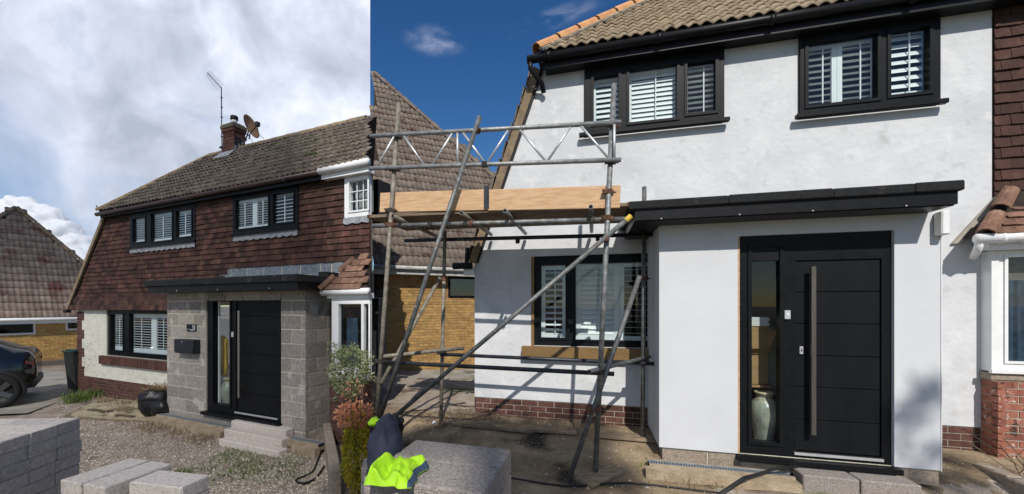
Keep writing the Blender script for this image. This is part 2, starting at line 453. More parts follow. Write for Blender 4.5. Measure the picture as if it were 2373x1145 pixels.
def tag(o, label=None, cat=None, group=None, kind=None):
    if label: o['label'] = label
    if cat: o['category'] = cat
    if group: o['group'] = group
    if kind: o['kind'] = kind
    return o

def empty(name, label, cat, loc=(0, 0, 0), rz=0, group=None):
    o = bpy.data.objects.new(name, None)
    o.empty_display_size = .2
    COL.objects.link(o)
    o.location = loc
    o.rotation_euler = (0, 0, rz)
    return tag(o, label, cat, group)

def wm(o):
    """world matrix of an object built in this script (before the depsgraph is evaluated)"""
    m = o.matrix_basis
    return (wm(o.parent) @ m) if o.parent else m

CAMV = Vector((0, 0, CAMZ))
def pieces(parent, name, lst, m, limit=300, rest=None):
    """lst = [(mesh, matrix)] in the parent's frame; the nearest `limit` become objects, the rest one joined part"""
    if not lst:
        return
    def own(me):
        k = (me.name, m)
        if k not in _own:
            c = me if not me.materials else me.copy()
            c.materials.clear()
            c.materials.append(M[m] if isinstance(m, str) else m)
            _own[k] = c
        return _own[k]
    lst = [(own(me), mx) for me, mx in lst]
    pw = wm(parent) if parent else Matrix()
    lst = sorted(lst, key=lambda t: (pw @ t[1].translation - CAMV).length)
    for me, mx in lst[:limit]:
        o = bpy.data.objects.new(name, me)
        COL.objects.link(o)
        o.parent = parent
        o.matrix_basis = mx
    if len(lst) > limit:
        b = MB()
        for me, mx in lst[limit:]:
            b.add([mx @ v.co for v in me.vertices], [tuple(p.vertices) for p in me.polygons])
        b.obj(rest or (name + "_courses"), m, parent, kind='stuff')

_own = {}
_cache = {}
def brick_mesh(tag_, kind='brick', c=.006, d=.08):
    """unit-width, unit-height piece, front face at y=0, back at y=+d; a few uneven variants"""
    if tag_ in _cache:
        return _cache[tag_]
    out = []
    for k in range(4):
        rr = random.Random(hash((len(tag_), k, kind)) if False else 31 * k + len(tag_))
        cx, cz = c, c * 2.2
        if kind == 'brick':
            f = [(-.5 + cx, 0, -.5 + cz), (.5 - cx, 0, -.5 + cz), (.5 - cx, 0, .5 - cz), (-.5 + cx, 0, .5 - cz)]
            f = [(x + rr.uniform(-.3, .3) * cx, y + rr.uniform(0, .0025), z + rr.uniform(-.4, .4) * cz) for x, y, z in f]
            e = [(-.5, c * .6, -.5), (.5, c * .6, -.5), (.5, c * .6, .5), (-.5, c * .6, .5)]
            g = [(x, d, z) for x, y, z in e]
            fs = [(0, 1, 2, 3)] + [(4 + i, 4 + (i + 1) % 4, (i + 1) % 4, i) for i in range(4)] + [(8 + i, 8 + (i + 1) % 4, 4 + (i + 1) % 4, 4 + i) for i in range(4)]
            me = MB().add(f + e + g, fs).mesh(tag_)
        else:  # hung tile: wedge whose bottom edge stands proud and is a little bowed
            b0 = -.022 - rr.uniform(0, .008)
            t0 = -.006
            vs = [(-.5, b0, -.5 + rr.uniform(-.03, .03)), (0, b0 - rr.uniform(-.003, .004), -.5 + rr.uniform(-.04, .02)), (.5, b0, -.5 + rr.uniform(-.03, .03)),
                  (-.5, t0, .62), (0, t0, .62), (.5, t0, .62)]
            vs += [(x, y + .016, z) for x, y, z in vs[:3]] + [(x, .012, z) for x, y, z in vs[3:]]
            fs = [(0, 1, 4, 3), (1, 2, 5, 4), (6, 7, 1, 0), (7, 8, 2, 1), (0, 3, 9, 6), (2, 8, 11, 5)]
            me = MB().add(vs, fs).mesh(tag_)
        out.append(me)
    _cache[tag_] = out
    return out

def courses(x0, x1, z0, z1, bw, bh, jx, jz, holes=(), off=.5, meshes=None, y=0.0, org=(0, 0), ang=0.0, clip=None, jit=.0015, minw=.03, z_of=None, rnd=R_, shift=0.0, tilt=.006):
    """pieces laid in courses on a wall; org/ang place the wall in plan (along = (cos,sin), outward = (sin,-cos))"""
    out = []
    n = int(round((z1 - z0) / (bh + jz)))
    A = Matrix.Translation((org[0], org[1], 0)) @ Matrix.Rotation(ang, 4, 'Z')
    for r in range(n):
        za = z0 + r * (bh + jz)
        zc = za + bh / 2
        segs = [(x0, x1)]
        for h in holes:
            if h[2] < zc < h[3]:
                ns = []
                for a, b in segs:
                    if h[1] <= a or h[0] >= b:
                        ns.append((a, b))
                        continue
                    if h[0] > a: ns.append((a, h[0]))
                    if h[1] < b: ns.append((h[1], b))
                segs = ns
        st = x0 - ((bw + jx) * off if r % 2 else 0) + shift
        k = math.floor((x0 - st) / (bw + jx)) - 1
        while True:
            a = st + k * (bw + jx)
            b = a + bw
            k += 1
            if a >= x1:
                break
            for s0, s1 in segs:
                aa, bb = max(a, s0), min(b, s1)
                if bb - aa < minw:
                    continue
                cx = (aa + bb) / 2
                if clip and not clip(cx, zc, bb - aa):
                    continue
                mx = A @ Matrix.Translation((cx, y + rnd.uniform(-jit, jit), zc)) @ Matrix.Rotation(rnd.uniform(-tilt, tilt), 4, 'Y') @ Matrix.Diagonal((bb - aa, 1, bh, 1))
                out.append((rnd.choice(meshes), mx))
    return out

def roof_tile_meshes(key, w, g, roll, nrolls):
    if key in _cache:
        return _cache[key]
    out = []
    for k in range(4):
        rr = random.Random(k + 5)
        n = 5 * nrolls
        prof = []
        for i in range(n + 1):
            t = i / n * nrolls
            ph = t - math.floor(t) if i < n else 1.0
            h = roll * (.5 + .5 * math.cos(2 * math.pi * (ph - .5)))
            prof.append((-.5 * w + w * 1.04 * i / n, h ** 1.0))
        ln = g * 1.22
        th = .022
        vs, fs = [], []
        sk = rr.uniform(-.004, .004)
        lift = .026 + rr.uniform(0, .008)
        for x, h in prof:
            vs += [(x + sk, -.0 * g, h + lift), (x - sk, ln, h * .9 + .002), (x + sk, 0, h + lift - th)]
        for i in range(n):
            a, b = i * 3, (i + 1) * 3
            fs += [(a, b, b + 1, a + 1), (a + 2, b + 2, b, a)]
        me = MB().add(vs, fs).mesh(key)
        me.shade_smooth()
        out.append(me)
    _cache[key] = out
    return out

def lay_roof(parent, part, piece, m, x0, x1, y0, z0, pitch, slope, w, g, inside, meshes, limit=300, lean=.0):
    """tiles on a plane that rises from the eave (y0,z0) towards +y; inside(x,s) clips"""
    A = Matrix.Translation((0, y0, z0)) @ Matrix.Rotation(rad(pitch), 4, 'X')
    lst = []
    nr = int(slope / g)
    nc = int((x1 - x0) / w) + 1
    for r in range(nr + 1):
        for c in range(nc + 1):
            x = x0 + c * w + w / 2
            s = r * g
            if not inside(x, s + g * .5):
                continue
            mx = A @ Matrix.Translation((x + R_.uniform(-.003, .003), s + R_.uniform(-.005, .005), R_.uniform(0, .004))) @ Matrix.Rotation(R_.uniform(-.012, .012), 4, 'Z') @ Matrix.Rotation(R_.uniform(-.008, .008), 4, 'Y')
            lst.append((R_.choice(meshes), mx))
    pieces(part, piece, lst, m, limit, piece + "_rows")

def ridge_row(parent, piece, m, p0, p1, r, ln, limit=60):
    """half-round tiles butted along a line"""
    p0, p1 = Vector(p0), Vector(p1)
    d = (p1 - p0)
    n = max(1, int(d.length / ln))
    key = piece + str(round(r, 3)) + str(round(ln, 2))
    if key not in _cache:
        vs, fs = [], []
        for j, (yy, rr) in enumerate(((0, r * 1.06), (ln * .985, r * .97))):
            for i in range(7):
                a = math.pi * (i / 6 * 1.1 - .05)
                vs.append((math.cos(a) * rr, yy, math.sin(a) * rr))
        for j, (yy, rr) in enumerate(((0, r * .86), (ln * .985, r * .8))):
            for i in range(7):
                a = math.pi * (i / 6 * 1.1 - .05)
                vs.append((math.cos(a) * rr, yy, math.sin(a) * rr))
        for i in range(6):
            fs += [(i, i + 7, i + 8, i + 1), (i + 14, i + 15, i + 1, i), (i + 7, i + 21, i + 22, i + 8)]
        me = MB().add(vs, fs).mesh(piece)
        _cache[key] = me
    me = _cache[key]
    y = d.normalized()
    x = y.cross(Vector((0, 0, 1))).normalized()
    z = x.cross(y).normalized()
    lst = []
    for i in range(n):
        p = p0 + d * (i / n)
        lst.append((me, Matrix.Translation(p) @ Matrix((x, y, z)).transposed().to_4x4() @ Matrix.Rotation(R_.uniform(-.02, .02), 4, 'Y')))
    pieces(parent, piece, lst, m, limit)

def shutter(win, x0, x1, z0, z1, y, tilt, n, individual=True, rod=True, stile=.05, slat_w=.062):
    """a plantation shutter: white frame, slats turned by tilt, tilt rod"""
    b = MB().wall(x0, x1, z0, z1, y, y + .03, [(x0 + stile, x1 - stile, z0 + stile * 1.2, z1 - stile * 1.2)])
    b.obj("shutter_frame", 'shutter', win)
    a0, a1 = z0 + stile * 1.2, z1 - stile * 1.2
    hw = (x1 - x0) / 2 - stile - .002
    key = ("slat", round(hw, 3), slat_w)
    if key not in _cache:
        prof = [(-slat_w / 2, 0), (-slat_w / 4, .0045), (slat_w / 4, .0045), (slat_w / 2, 0), (slat_w / 4, -.0045), (-slat_w / 4, -.0045)]
        vs = [(-hw, a, c) for a, c in prof] + [(hw, a, c) for a, c in prof]
        fs = [tuple(range(6))[::-1], tuple(range(6, 12))] + [(i, (i + 1) % 6, (i + 1) % 6 + 6, i + 6) for i in range(6)]
        _cache[key] = MB().add(vs, fs).mesh("slat")
    lst = []
    for i in range(n):
        z = a0 + (a1 - a0) * (i + .5) / n
        lst.append((_cache[key], Matrix.Translation(((x0 + x1) / 2, y + .015, z)) @ Matrix.Rotation(tilt + R_.uniform(-.03, .03), 4, 'X')))
    pieces(win, "slat", lst, 'shutter', 300 if individual else 0, "slats")
    if rod:
        xr = (x0 + x1) / 2 + .02
        MB().box(xr - .006, xr + .006, y - .026, y - .016, a0, a1).obj("tilt_rod", 'shutter', win)

def window(parent, x0, x1, z0, z1, yf, lights, m='frame_black', fw=.055, depth=.08, room=.5, bead=.022, glass='glass', name='window', label=None, roommat='dark_room'):
    """frame with one hole per light; each light = (x0,x1,z0,z1) of visible glass"""
    f = MB().wall(x0, x1, z0, z1, yf, yf + depth, lights).obj(name, m, parent)
    if label:
        f['label'] = label
    for (a, b, c, d) in lights:
        MB().wall(a - bead, b + bead, c - bead, d + bead, yf - .014, yf - .0025, [(a + .004, b - .004, c + .004, d - .004)]).obj("sash", m, f)
        MB().box(a + .0005, b - .0005, yf + .03, yf + .036, c + .0005, d - .0005).obj("pane", glass, f)
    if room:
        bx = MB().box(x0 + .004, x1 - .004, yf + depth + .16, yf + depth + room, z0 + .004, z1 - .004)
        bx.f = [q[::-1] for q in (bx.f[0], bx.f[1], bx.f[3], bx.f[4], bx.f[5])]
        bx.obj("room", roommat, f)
    return f

def leaf_cloud(n, centre, radii, size, rnd, power=.55, droop=0.0, shape=None, aspect=.5):
    b = MB()
    for i in range(n):
        while True:
            p = Vector((rnd.uniform(-1, 1), rnd.uniform(-1, 1), rnd.uniform(-1, 1)))
            l = p.length
            if 0 < l < 1:
                break
        p = p.normalized() * (l ** power)
        lum = 1 + .35 * noise.noise(p * 2.3 + Vector(centre))
        q = Vector((p.x * radii[0], p.y * radii[1], p.z * radii[2])) * lum
        if shape and not shape(q):
            continue
        c = Vector(centre) + q
        s = size * rnd.uniform(.6, 1.3)
        d = (p + Vector((rnd.gauss(0, .6), rnd.gauss(0, .6), rnd.gauss(0, .6) - droop))).normalized()
        u = d.cross(Vector((rnd.gauss(0, 1), rnd.gauss(0, 1), rnd.gauss(0, 1)))).normalized()
        n_ = d.cross(u).normalized()
        tip = c + d * s
        mid = c + d * s * .5 + n_ * s * .12
        b.add([c, mid + u * s * aspect * .5, tip, mid - u * s * aspect * .5], [(0, 1, 2, 3)])
    return b

# ------------------------------------------------------------------ ground
def q_of(x, y):           # distance to the right of the line that parts the two plots
    return x * .969 + y * .247
def sstep(a, b, x):
    t = min(1, max(0, (x - a) / (b - a)))
    return t * t * (3 - 2 * t)
OR = Vector((0.0, 5.946, 0)); TR = rad(-15.3955)
OL = Vector((-9.9066, 10.2074, 0)); TL = rad(-24.8637)
nR = Vector((-.26548, -.96412, 0))
nL = Vector((-.42046, -.90731, 0))
def gz(x, y):
    q = q_of(x, y)
    p = Vector((x, y, 0))
    left = .02 + .06 * sstep(1.6, .2, (p - OL).dot(nL)) if x > -11.5 else .04
    b = (p - OR).dot(nR)
    right = .43 + .20 * sstep(1.5, .1, b)
    if y > 9: right = .45
    t = sstep(-.06, .10, q) if y > .3 else 0.5
    h = left * (1 - t) + right * t
    n = noise.fractal(Vector((x * 1.7, y * 1.7, 3)), 1.0, 2.0, 4) * .022
    n += noise.fractal(Vector((x * 7, y * 7, 8)), 1.0, 2.0, 3) * .007
    return h + n * (1 if 0 < y < 12 and -13 < x < 7 else .2)

def axis(lo, hi, fine_lo, fine_hi, fine, coarse):
    v, x = [], lo
    while x < hi:
        v.append(x)
        x += fine if fine_lo <= x < fine_hi else coarse
    v.append(hi)
    return v
xs = [-4000, -400, -120, -60] + axis(-40, 30, -8.6, 5.6, .07, .8) + [60, 120, 400, 4000]
ys = [-4000, -400, -120, -60] + axis(-40, 60, 3.2, 9.8, .07, .8) + [120, 400, 4000]
gb = MB()
gb.v = [(x, y, gz(x, y) if abs(x) < 50 and abs(y) < 70 else .2) for y in ys for x in xs]
nx = len(xs)
gb.f = [(j * nx + i, j * nx + i + 1, (j + 1) * nx + i + 1, (j + 1) * nx + i) for j in range(len(ys) - 1) for i in range(nx - 1)]
M['ground'] = mat("stony_ground", [(.25, (.16, .125, .095)), (.45, (.27, .215, .165)), (.6, (.35, .295, .235)), (.8, (.45, .40, .33))], 3.2, 10, .95, .9, 45,
                  spots=[((.1, .12, .045), 1.3, .62, .09), ((.42, .39, .34), 60, .63, .05), ((.12, .09, .06), 1.9, .60, .12)])
gb.obj("ground", 'ground', None, True, kind='structure')

# driveways: concrete sheets that follow the ground, a little above it
def sheet(name, poly, dz, m, n=14, thick=.05):
    """quad poly (4 plan corners) draped on the ground"""
    b = MB()
    P = [Vector((*p, 0)) for p in poly]
    for j in range(n + 1):
        for i in range(n + 1):
            u, v = i / n, j / n
            p = (P[0] * (1 - u) + P[1] * u) * (1 - v) + (P[3] * (1 - u) + P[2] * u) * v
            b.v.append((p.x, p.y, gzs(p.x, p.y) + dz))
    for j in range(n):
        for i in range(n):
            b.f.append((j * (n + 1) + i, j * (n + 1) + i + 1, (j + 1) * (n + 1) + i + 1, (j + 1) * (n + 1) + i))
    return b.obj(name, m, None, True, kind='structure')
M['asphalt'] = mat("asphalt", ramp2((.035, .035, .036), (.065, .064, .062)), 9, 8, .9, .4, 120)
M['soil'] = mat("brown_soil", [(.25, (.085, .06, .036)), (.45, (.2, .145, .088)), (.62, (.31, .235, .145)), (.8, (.41, .32, .205))], 2.6, 10, .95, .9, 40,  # earth brown with scattered darker blotches
                spots=[((.04, .03, .02), 1.7, .56, .1), ((.35, .3, .24), 70, .64, .05)])
M['verge'] = mat("mown_grass", ramp2((.03, .05, .012), (.07, .1, .025)), 4, 8, .95, .6, 60)
def gzs(x, y):
    return .06 if q_of(x, y) < 0 else .47
def soil_sheet():
    b = MB()
    X0 = [-1.45 + i * .07 for i in range(105)]
    Y0 = [-1.2 + j * .07 for j in range(110)]  # unseen near part runs on behind the camera to cut bounce light
    idx = {}
    for y in Y0:
        for x in X0:
            if q_of(x, y) > .12 and (Vector((x, y, 0)) - OR).dot(nR) > -.1:
                idx[(round(x, 3), round(y, 3))] = len(b.v)
                b.v.append((x, y, gz(x, y) + .006))
    for j in range(len(Y0) - 1):
        for i in range(len(X0) - 1):
            k = [idx.get((round(X0[a], 3), round(Y0[c], 3))) for a, c in ((i, j), (i + 1, j), (i + 1, j + 1), (i, j + 1))]
            if None not in k: b.f.append(tuple(k))
    b.obj("soil", 'soil', None, True, kind='structure')
soil_sheet()
MB().add([(-60, -7.0, .27), (60, -7.0, .27), (60, -1.2, .27), (-60, -1.2, .27)], [(0, 1, 2, 3)]).obj("road", 'asphalt', None, kind='structure')  # unseen dark strip, added behind the camera to cut bounce light
MB().add([(-60, -40, .28), (60, -40, .28), (60, -7.0, .28), (-60, -7.0, .28)], [(0, 1, 2, 3)]).obj("lawn", 'verge', None, kind='structure')  # also added out of view, dark so that little light bounces back
sheet("driveway", [(-18, 6.5), (-8.95, 8.2), (-10.1, 11.2), (-18, 16)], .005, 'concrete')
sheet("driveway", [(-1.75, 7.2), (0.2, 7.2), (0.2, 11.0), (-2.6, 11.0)], .03, 'concrete')

# ------------------------------------------------------------------ sky: cloud deck over the left plot, cumulus, wisps
CH = 62.0
QE = -16.75  # unseen rear edge of the deck, placed so its shade covers the left plot
deck = MB()
def edge_q(y):
    if y > 62: return -0.0
    if y > 55: return -3 * (62 - y) / 7
    if y > -34: return -3
    if y > -40: return -3 + (QE + 3) * (-34 - y) / 6
    return QE
yy = [-420, -250, -150, -100, -80, -60, -50, -40, -34, -10, 20, 55, 62] + [62 * 1.13 ** k for k in range(1, 38)]
dv = []
for y in yy:
    xe = (edge_q(y) - .247 * y) / .969
    for t in (0, .04, .1, .2, .4, .7, 1.0):
        dv.append((xe - t * (260 + 2.6 * abs(y)), y, CH))
deck.v = dv
for j in range(len(yy) - 1):
    for i in range(6):
        a = j * 7 + i
        deck.f.append((a, a + 7, a + 8, a + 1))
mc = bpy.data.materials.new("cloud")
mc.use_nodes = True
nt = mc.node_tree
nt.nodes.remove(nt.nodes["Principled BSDF"])
geo = nt.nodes.new("ShaderNodeNewGeometry")
def nz(scale, det, vec, dist=0.0):
    n = nt.nodes.new("ShaderNodeTexNoise")
    n.inputs["Scale"].default_value = scale
    n.inputs["Detail"].default_value = det
    n.inputs["Distortion"].default_value = dist
    n.inputs["Roughness"].default_value = .55
    nt.links.new(vec, n.inputs["Vector"])
    return n.outputs["Fac"]
def mrange(v, a, b, c, d, smooth=True):
    n = nt.nodes.new("ShaderNodeMapRange")
    if smooth: n.interpolation_type = 'SMOOTHSTEP'
    for k, val in zip(("From Min", "From Max", "To Min", "To Max"), (a, b, c, d)):
        n.inputs[k].default_value = val
    nt.links.new(v, n.inputs["Value"])
    return n.outputs[0]
def mth(op, a, b):
    n = nt.nodes.new("ShaderNodeMath")
    n.operation = op
    for k, v in enumerate((a, b)):
        if isinstance(v, (int, float)): n.inputs[k].default_value = v
        else: nt.links.new(v, n.inputs[k])
    return n.outputs[0]
nv_ = nt.nodes.new("ShaderNodeVectorMath"); nv_.operation = 'NORMALIZE'
nt.links.new(geo.outputs["Position"], nv_.inputs[0])
P = nv_.outputs[0]
big = nz(3.4, 7, P, .5)
mid = nz(9.0, 8, P, .4)
dens = mth('ADD', mth('MULTIPLY', big, .68), mth('MULTIPLY', mid, .32))
cr = nt.nodes.new("ShaderNodeValToRGB")
ce = cr.color_ramp.elements
ce[0].position, ce[0].color = .41, (.985, .985, .985, 1)
ce[1].position, ce[1].color = .60, (.47, .50, .535, 1)
e = ce.new(.5); e.color = (.69, .72, .755, 1)
nt.links.new(dens, cr.inputs[0])
tl = nt.nodes.new("ShaderNodeBsdfTranslucent")
nt.links.new(cr.outputs[0], tl.inputs[0])
tp = nt.nodes.new("ShaderNodeBsdfTransparent")
mx = nt.nodes.new("ShaderNodeMixShader")
# the deck thins out beyond a line on the left, where blue sky shows
sx = nt.nodes.new("ShaderNodeSeparateXYZ")
nt.links.new(geo.outputs["Position"], sx.inputs[0])
d0 = Vector((-518, 690)).normalized()
nrm = Vector((d0.y, -d0.x))         # points to the right of the line (towards the cloud)
off = nrm.dot(Vector((-160, 128)))
sd = mth('SUBTRACT', mth('ADD', mth('MULTIPLY', sx.outputs[0], nrm.x), mth('MULTIPLY', sx.outputs[1], nrm.y)), off)
sd = mth('ADD', sd, mth('MULTIPLY', mth('SUBTRACT', big, .5), 170.0))
al = mrange(sd, -22, 30, .34, 1)
thin = mth('MAXIMUM', mrange(mid, .28, .42, .72, 1), mrange(sx.outputs[1], 20, 60, 1, 0))
nt.links.new(mth('MULTIPLY', al, thin), mx.inputs[0])
nt.links.new(tp.outputs[0], mx.inputs[1])
nt.links.new(tl.outputs[0], mx.inputs[2])
nt.links.new(mx.outputs[0], nt.nodes["Material Output"].inputs[0])
deck.obj("cloud_layer", mc, None, kind='structure')

# cumulus far behind the bungalow on the left
cb = MB()
import bmesh
rr = random.Random(5)
for (cx, cz, r) in [(-2240, 470, 75), (-2170, 440, 95), (-2090, 395, 95), (-2010, 340, 95), (-1930, 270, 100), (-1850, 200, 110), (-1760, 120, 110),
                    (-2150, 330, 130), (-2050, 230, 140), (-2250, 340, 130), (-2350, 380, 120), (-1950, 120, 140), (-1660, 60, 100), (-2200, 180, 160), (-2400, 250, 160)]:
    bm = bmesh.new()
    bmesh.ops.create_icosphere(bm, subdivisions=4, radius=1)
    vs = []
    for v in bm.verts:
        p = v.co
        k = 1 + .34 * noise.fractal(p * 1.6 + Vector((cx * .013, 2, cz * .013)), 1.0, 2.0, 5)
        vs.append((cx + p.x * r * k, 2000 + p.y * r * k * .8, cz + p.z * r * k * .85))
    cb.add(vs, [tuple(v.index for v in f.verts) for f in bm.faces])
    bm.free()
M['cumulus'] = mat("cumulus", ramp2((.5, .52, .56), (.62, .63, .65)), .008, 5, 1.0, 0, spec=0)
cb.obj("cumulus_cloud", 'cumulus', None, True, kind='structure')

# two thin wisps in the blue on the right
mw = bpy.data.materials.new("wisp")
mw.use_nodes = True
nt = mw.node_tree
nt.nodes.remove(nt.nodes["Principled BSDF"])
geo = nt.nodes.new("ShaderNodeNewGeometry")
tc = nt.nodes.new("ShaderNodeTexCoord")
ln_ = nt.nodes.new("ShaderNodeVectorMath"); ln_.operation = 'LENGTH'
nt.links.new(tc.outputs["Object"], ln_.inputs[0])
fall = mrange(ln_.outputs["Value"], .15, 1.0, 1, 0)
nn = mrange(nz(.12, 8, geo.outputs["Position"], .35), .40, .78, 0, .34)
tl = nt.nodes.new("ShaderNodeBsdfTranslucent"); tl.inputs[0].default_value = (.9, .9, .92, 1)
tp = nt.nodes.new("ShaderNodeBsdfTransparent")
mx = nt.nodes.new("ShaderNodeMixShader")
nt.links.new(mth('MULTIPLY', fall, nn), mx.inputs[0])
nt.links.new(tp.outputs[0], mx.inputs[1]); nt.links.new(tl.outputs[0], mx.inputs[2])
nt.links.new(mx.outputs[0], nt.nodes["Material Output"].inputs[0])
wme = MB().add([(math.cos(a) , math.sin(a), 0) for a in [i * math.pi / 12 for i in range(24)]], [tuple(range(24))]).mesh("cloud_wisp")
for (x, y, sx_, sy_, r) in ((-9.5, 95, 9, 7, .3), (15.5, 88, 14, 4.5, -.5)):
    o = put("cloud_wisp", wme, mw, None, Matrix.Translation((x, y, 63.5)) @ Matrix.Rotation(r, 4, 'Z') @ Matrix.Diagonal((sx_, sy_, 1, 1)), kind='structure')

# ================================================================== LEFT PLOT: the house before its walls were rendered
HL = empty("semi_detached_house", "brown tile-hung house with bare concrete block porch and black front door", "house", (OL.x, OL.y, .32), TL)
NL = empty("neighbouring_house", "neighbour's half with white gutter and white bay window behind the variegated shrub", "house", (OL.x, OL.y, .32), TL)
BR = lambda: brick_mesh("brick", c=.0025, d=.06)
BRW = brick_mesh("brick", 'brick', .006, .06)
BLK = brick_mesh("concrete_block", 'brick', .006, .06)
TIL = brick_mesh("hanging_tile", 'tile')
BAY0 = 8.25          # party line
SEAM_E, SEAM_R = 9.17, 8.0
def verge(z): return -.283 + (z - 1.826) * .807

# walls of the house
wl = MB().wall(0.02, BAY0, -.45, 1.80, 0.012, .20, [(1.40, 3.98, .74, 1.80), (5.0, 8.1, -.1, 1.80)])
wl.wall(1.46, BAY0, 1.80, 4.02, 0.012, .20, [(2.44, 4.80, 3.19, 3.95), (5.93, 7.62, 3.22, 3.95), (5.0, 8.1, 1.0, 2.1)])
wl.prism([(-.27, 1.80), (1.46, 1.80), (1.46, 3.96)], .0125, .2)
wl.box(0.02, .22, .2, 2.7, -.45, 1.8)
low = wl.obj("wall", 'mortar', HL)
# brickwork: plinth, toothed quoins, painted panel
q = courses(0, 4.726, -.27, .18, .215, .065, .01, .01, meshes=BRW)
quo = []
for k in range(7):
    w_ = .37 if k % 2 == 0 else .26
    quo.append((0, w_, .18 + k * .225, .18 + (k + 1) * .225))
    q += courses(0, w_, .18 + k * .225, .18 + (k + 1) * .225, .215, .065, .01, .01, meshes=BRW)
pieces(low, "brick", q, 'brown_brick')
gfh = [(1.385, 4.8, .74, 1.9), (1.2, 4.8, .52, .74)]
q = courses(.26, 4.726, .18, 1.755, .215, .065, .01, .01, holes=gfh + [(a, b, c, d) for a, b, c, d in quo], meshes=BRW, y=-.004, jit=.001)
MB().wall(.262, 4.726, .18, 1.79, .002, .011, [(1.39, 4.8, .52, 1.85)] + [(a, b + .004, c, d) for a, b, c, d in quo]).obj("painted_mortar", 'painted_brick', low)
pieces(low, "painted_brick", q, 'painted_brick')
chips = MB()
rc = random.Random(21)
for i in range(46):
    cx, cz = .36 + abs(rc.gauss(0, .34)), rc.choice([.3, .38, .45, .52, .6, .68, .9, .98, 1.2]) + rc.uniform(-.02, .02)
    n_ = rc.randint(5, 7)
    rx, rz_ = rc.uniform(.006, .022), rc.uniform(.006, .014)
    if cx < 1.15:
        chips.add([(cx + rx * math.cos(6.283 * k / n_) * rc.uniform(.6, 1.3), -.0068, cz + rz_ * math.sin(6.283 * k / n_) * rc.uniform(.6, 1.3)) for k in range(n_)], [tuple(range(n_))])
chips.obj("paint_chips", 'brown_brick', low, kind='stuff')
# tile hanging
hole = [(2.43, 4.81, 3.12, 4.1), (5.92, 7.63, 3.16, 4.1)]
def tclip(x, z, w):
    if x - w * .3 < verge(z): return False
    if x > 4.9 and z < min(2.60, 2.2 + max(0, x - 5.35) * .75): return False
    return True
def bell(lst):
    out = []
    for me, mx in lst:
        z = mx.translation.z
        out.append((me, Matrix.Translation((0, -.10 * max(0, 1 - (z - 1.8) / .42) ** 2, 0)) @ mx))
    return out
th = MB().wall(1.47, BAY0, 1.9, 2.2, .002, .010).obj("tile_hanging", 'batten', HL)
tl_ = bell(courses(-.3, BAY0, 1.80, 4.0, .163, .10, .003, 0, holes=hole, meshes=TIL, clip=tclip, jit=.002, tilt=.004))
pieces(th, "hanging_tile", tl_, 'hung_tile', rest="hanging_tile_courses")
# blockwork bared over the porch roof
bw_ = MB().wall(5.25, BAY0, 2.20, 2.64, -.004, .009).obj("bared_wall", 'mortar_yellow', HL)
q = courses(5.45, BAY0, 2.20, 2.65, .43, .215, .022, .01, meshes=BLK, y=-.012, shift=.18)
pieces(bw_, "concrete_block", q, 'block_blue')
# roof
sl = 2.07
def rin(x, s):
    return x > 1.52 + s * .82 and x < BAY0 + .02 and s < sl + .02
EY, EZ = -.17, 4.05
rf = MB().add([(1.5, EY, EZ), (BAY0, EY, EZ), (BAY0, 1.28, 5.535), (3.2, 1.28, 5.535), (1.5, 2.74, EZ), (6.9, 2.74, EZ)],
              [(0, 1, 2, 3), (0, 3, 4), (3, 2, 5, 4), (1, 5, 2)]).obj("roof", 'batten', HL)
TL1 = roof_tile_meshes("roof_tile", .127, .172, .036, 1)
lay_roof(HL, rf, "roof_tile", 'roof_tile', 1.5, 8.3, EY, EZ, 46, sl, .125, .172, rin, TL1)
ridge_row(rf, "hip_tile", 'ridge_tile', (1.47, EY - .02, EZ + .01), (3.2, 1.3, 5.56), .075, .34)
ridge_row(rf, "ridge_tile", 'ridge_tile', (3.15, 1.3, 5.55), (8.02, 1.3, 5.55), .075, .42)
# steep side roof and its verge
MB().prism([(-.30, 1.79), (1.47, 3.985), (1.40, 4.04), (-.385, 1.85)], -.075, 2.7).obj("side_roof", 'ridge_tile', HL)
MB().prism([(-.28, 1.77), (1.49, 3.96), (1.47, 3.985), (-.30, 1.79)], -.05, .0).obj("verge_board", 'batten', HL)
MB().box(-.36, -.22, -.13, -.02, 1.72, 1.79).obj("gutter_end", 'black', HL)
# eaves
MB().box(1.42, BAY0 - .01, -.13, .0115, 3.93, 4.02).obj("fascia", 'fascia_black', HL)
g = MB()
g.tube([(1.36, -.17, 4.005), (BAY0, -.17, 4.035)], .045, 10)
for k in range(4):
    x = 2.2 + k * 1.75
    g.tube([(x, -.17, 4.02), (x + .05, -.17, 4.02)], .05, 10)
g.obj("gutter", 'gutter_brown', HL, True)
MB().tube([(1.46, -.2, 4.1), (1.46, -.2, 4.17), (1.43, -.2, 4.2), (1.41, -.2, 4.17)], .008, 6).obj("hip_iron", 'coupler', HL)
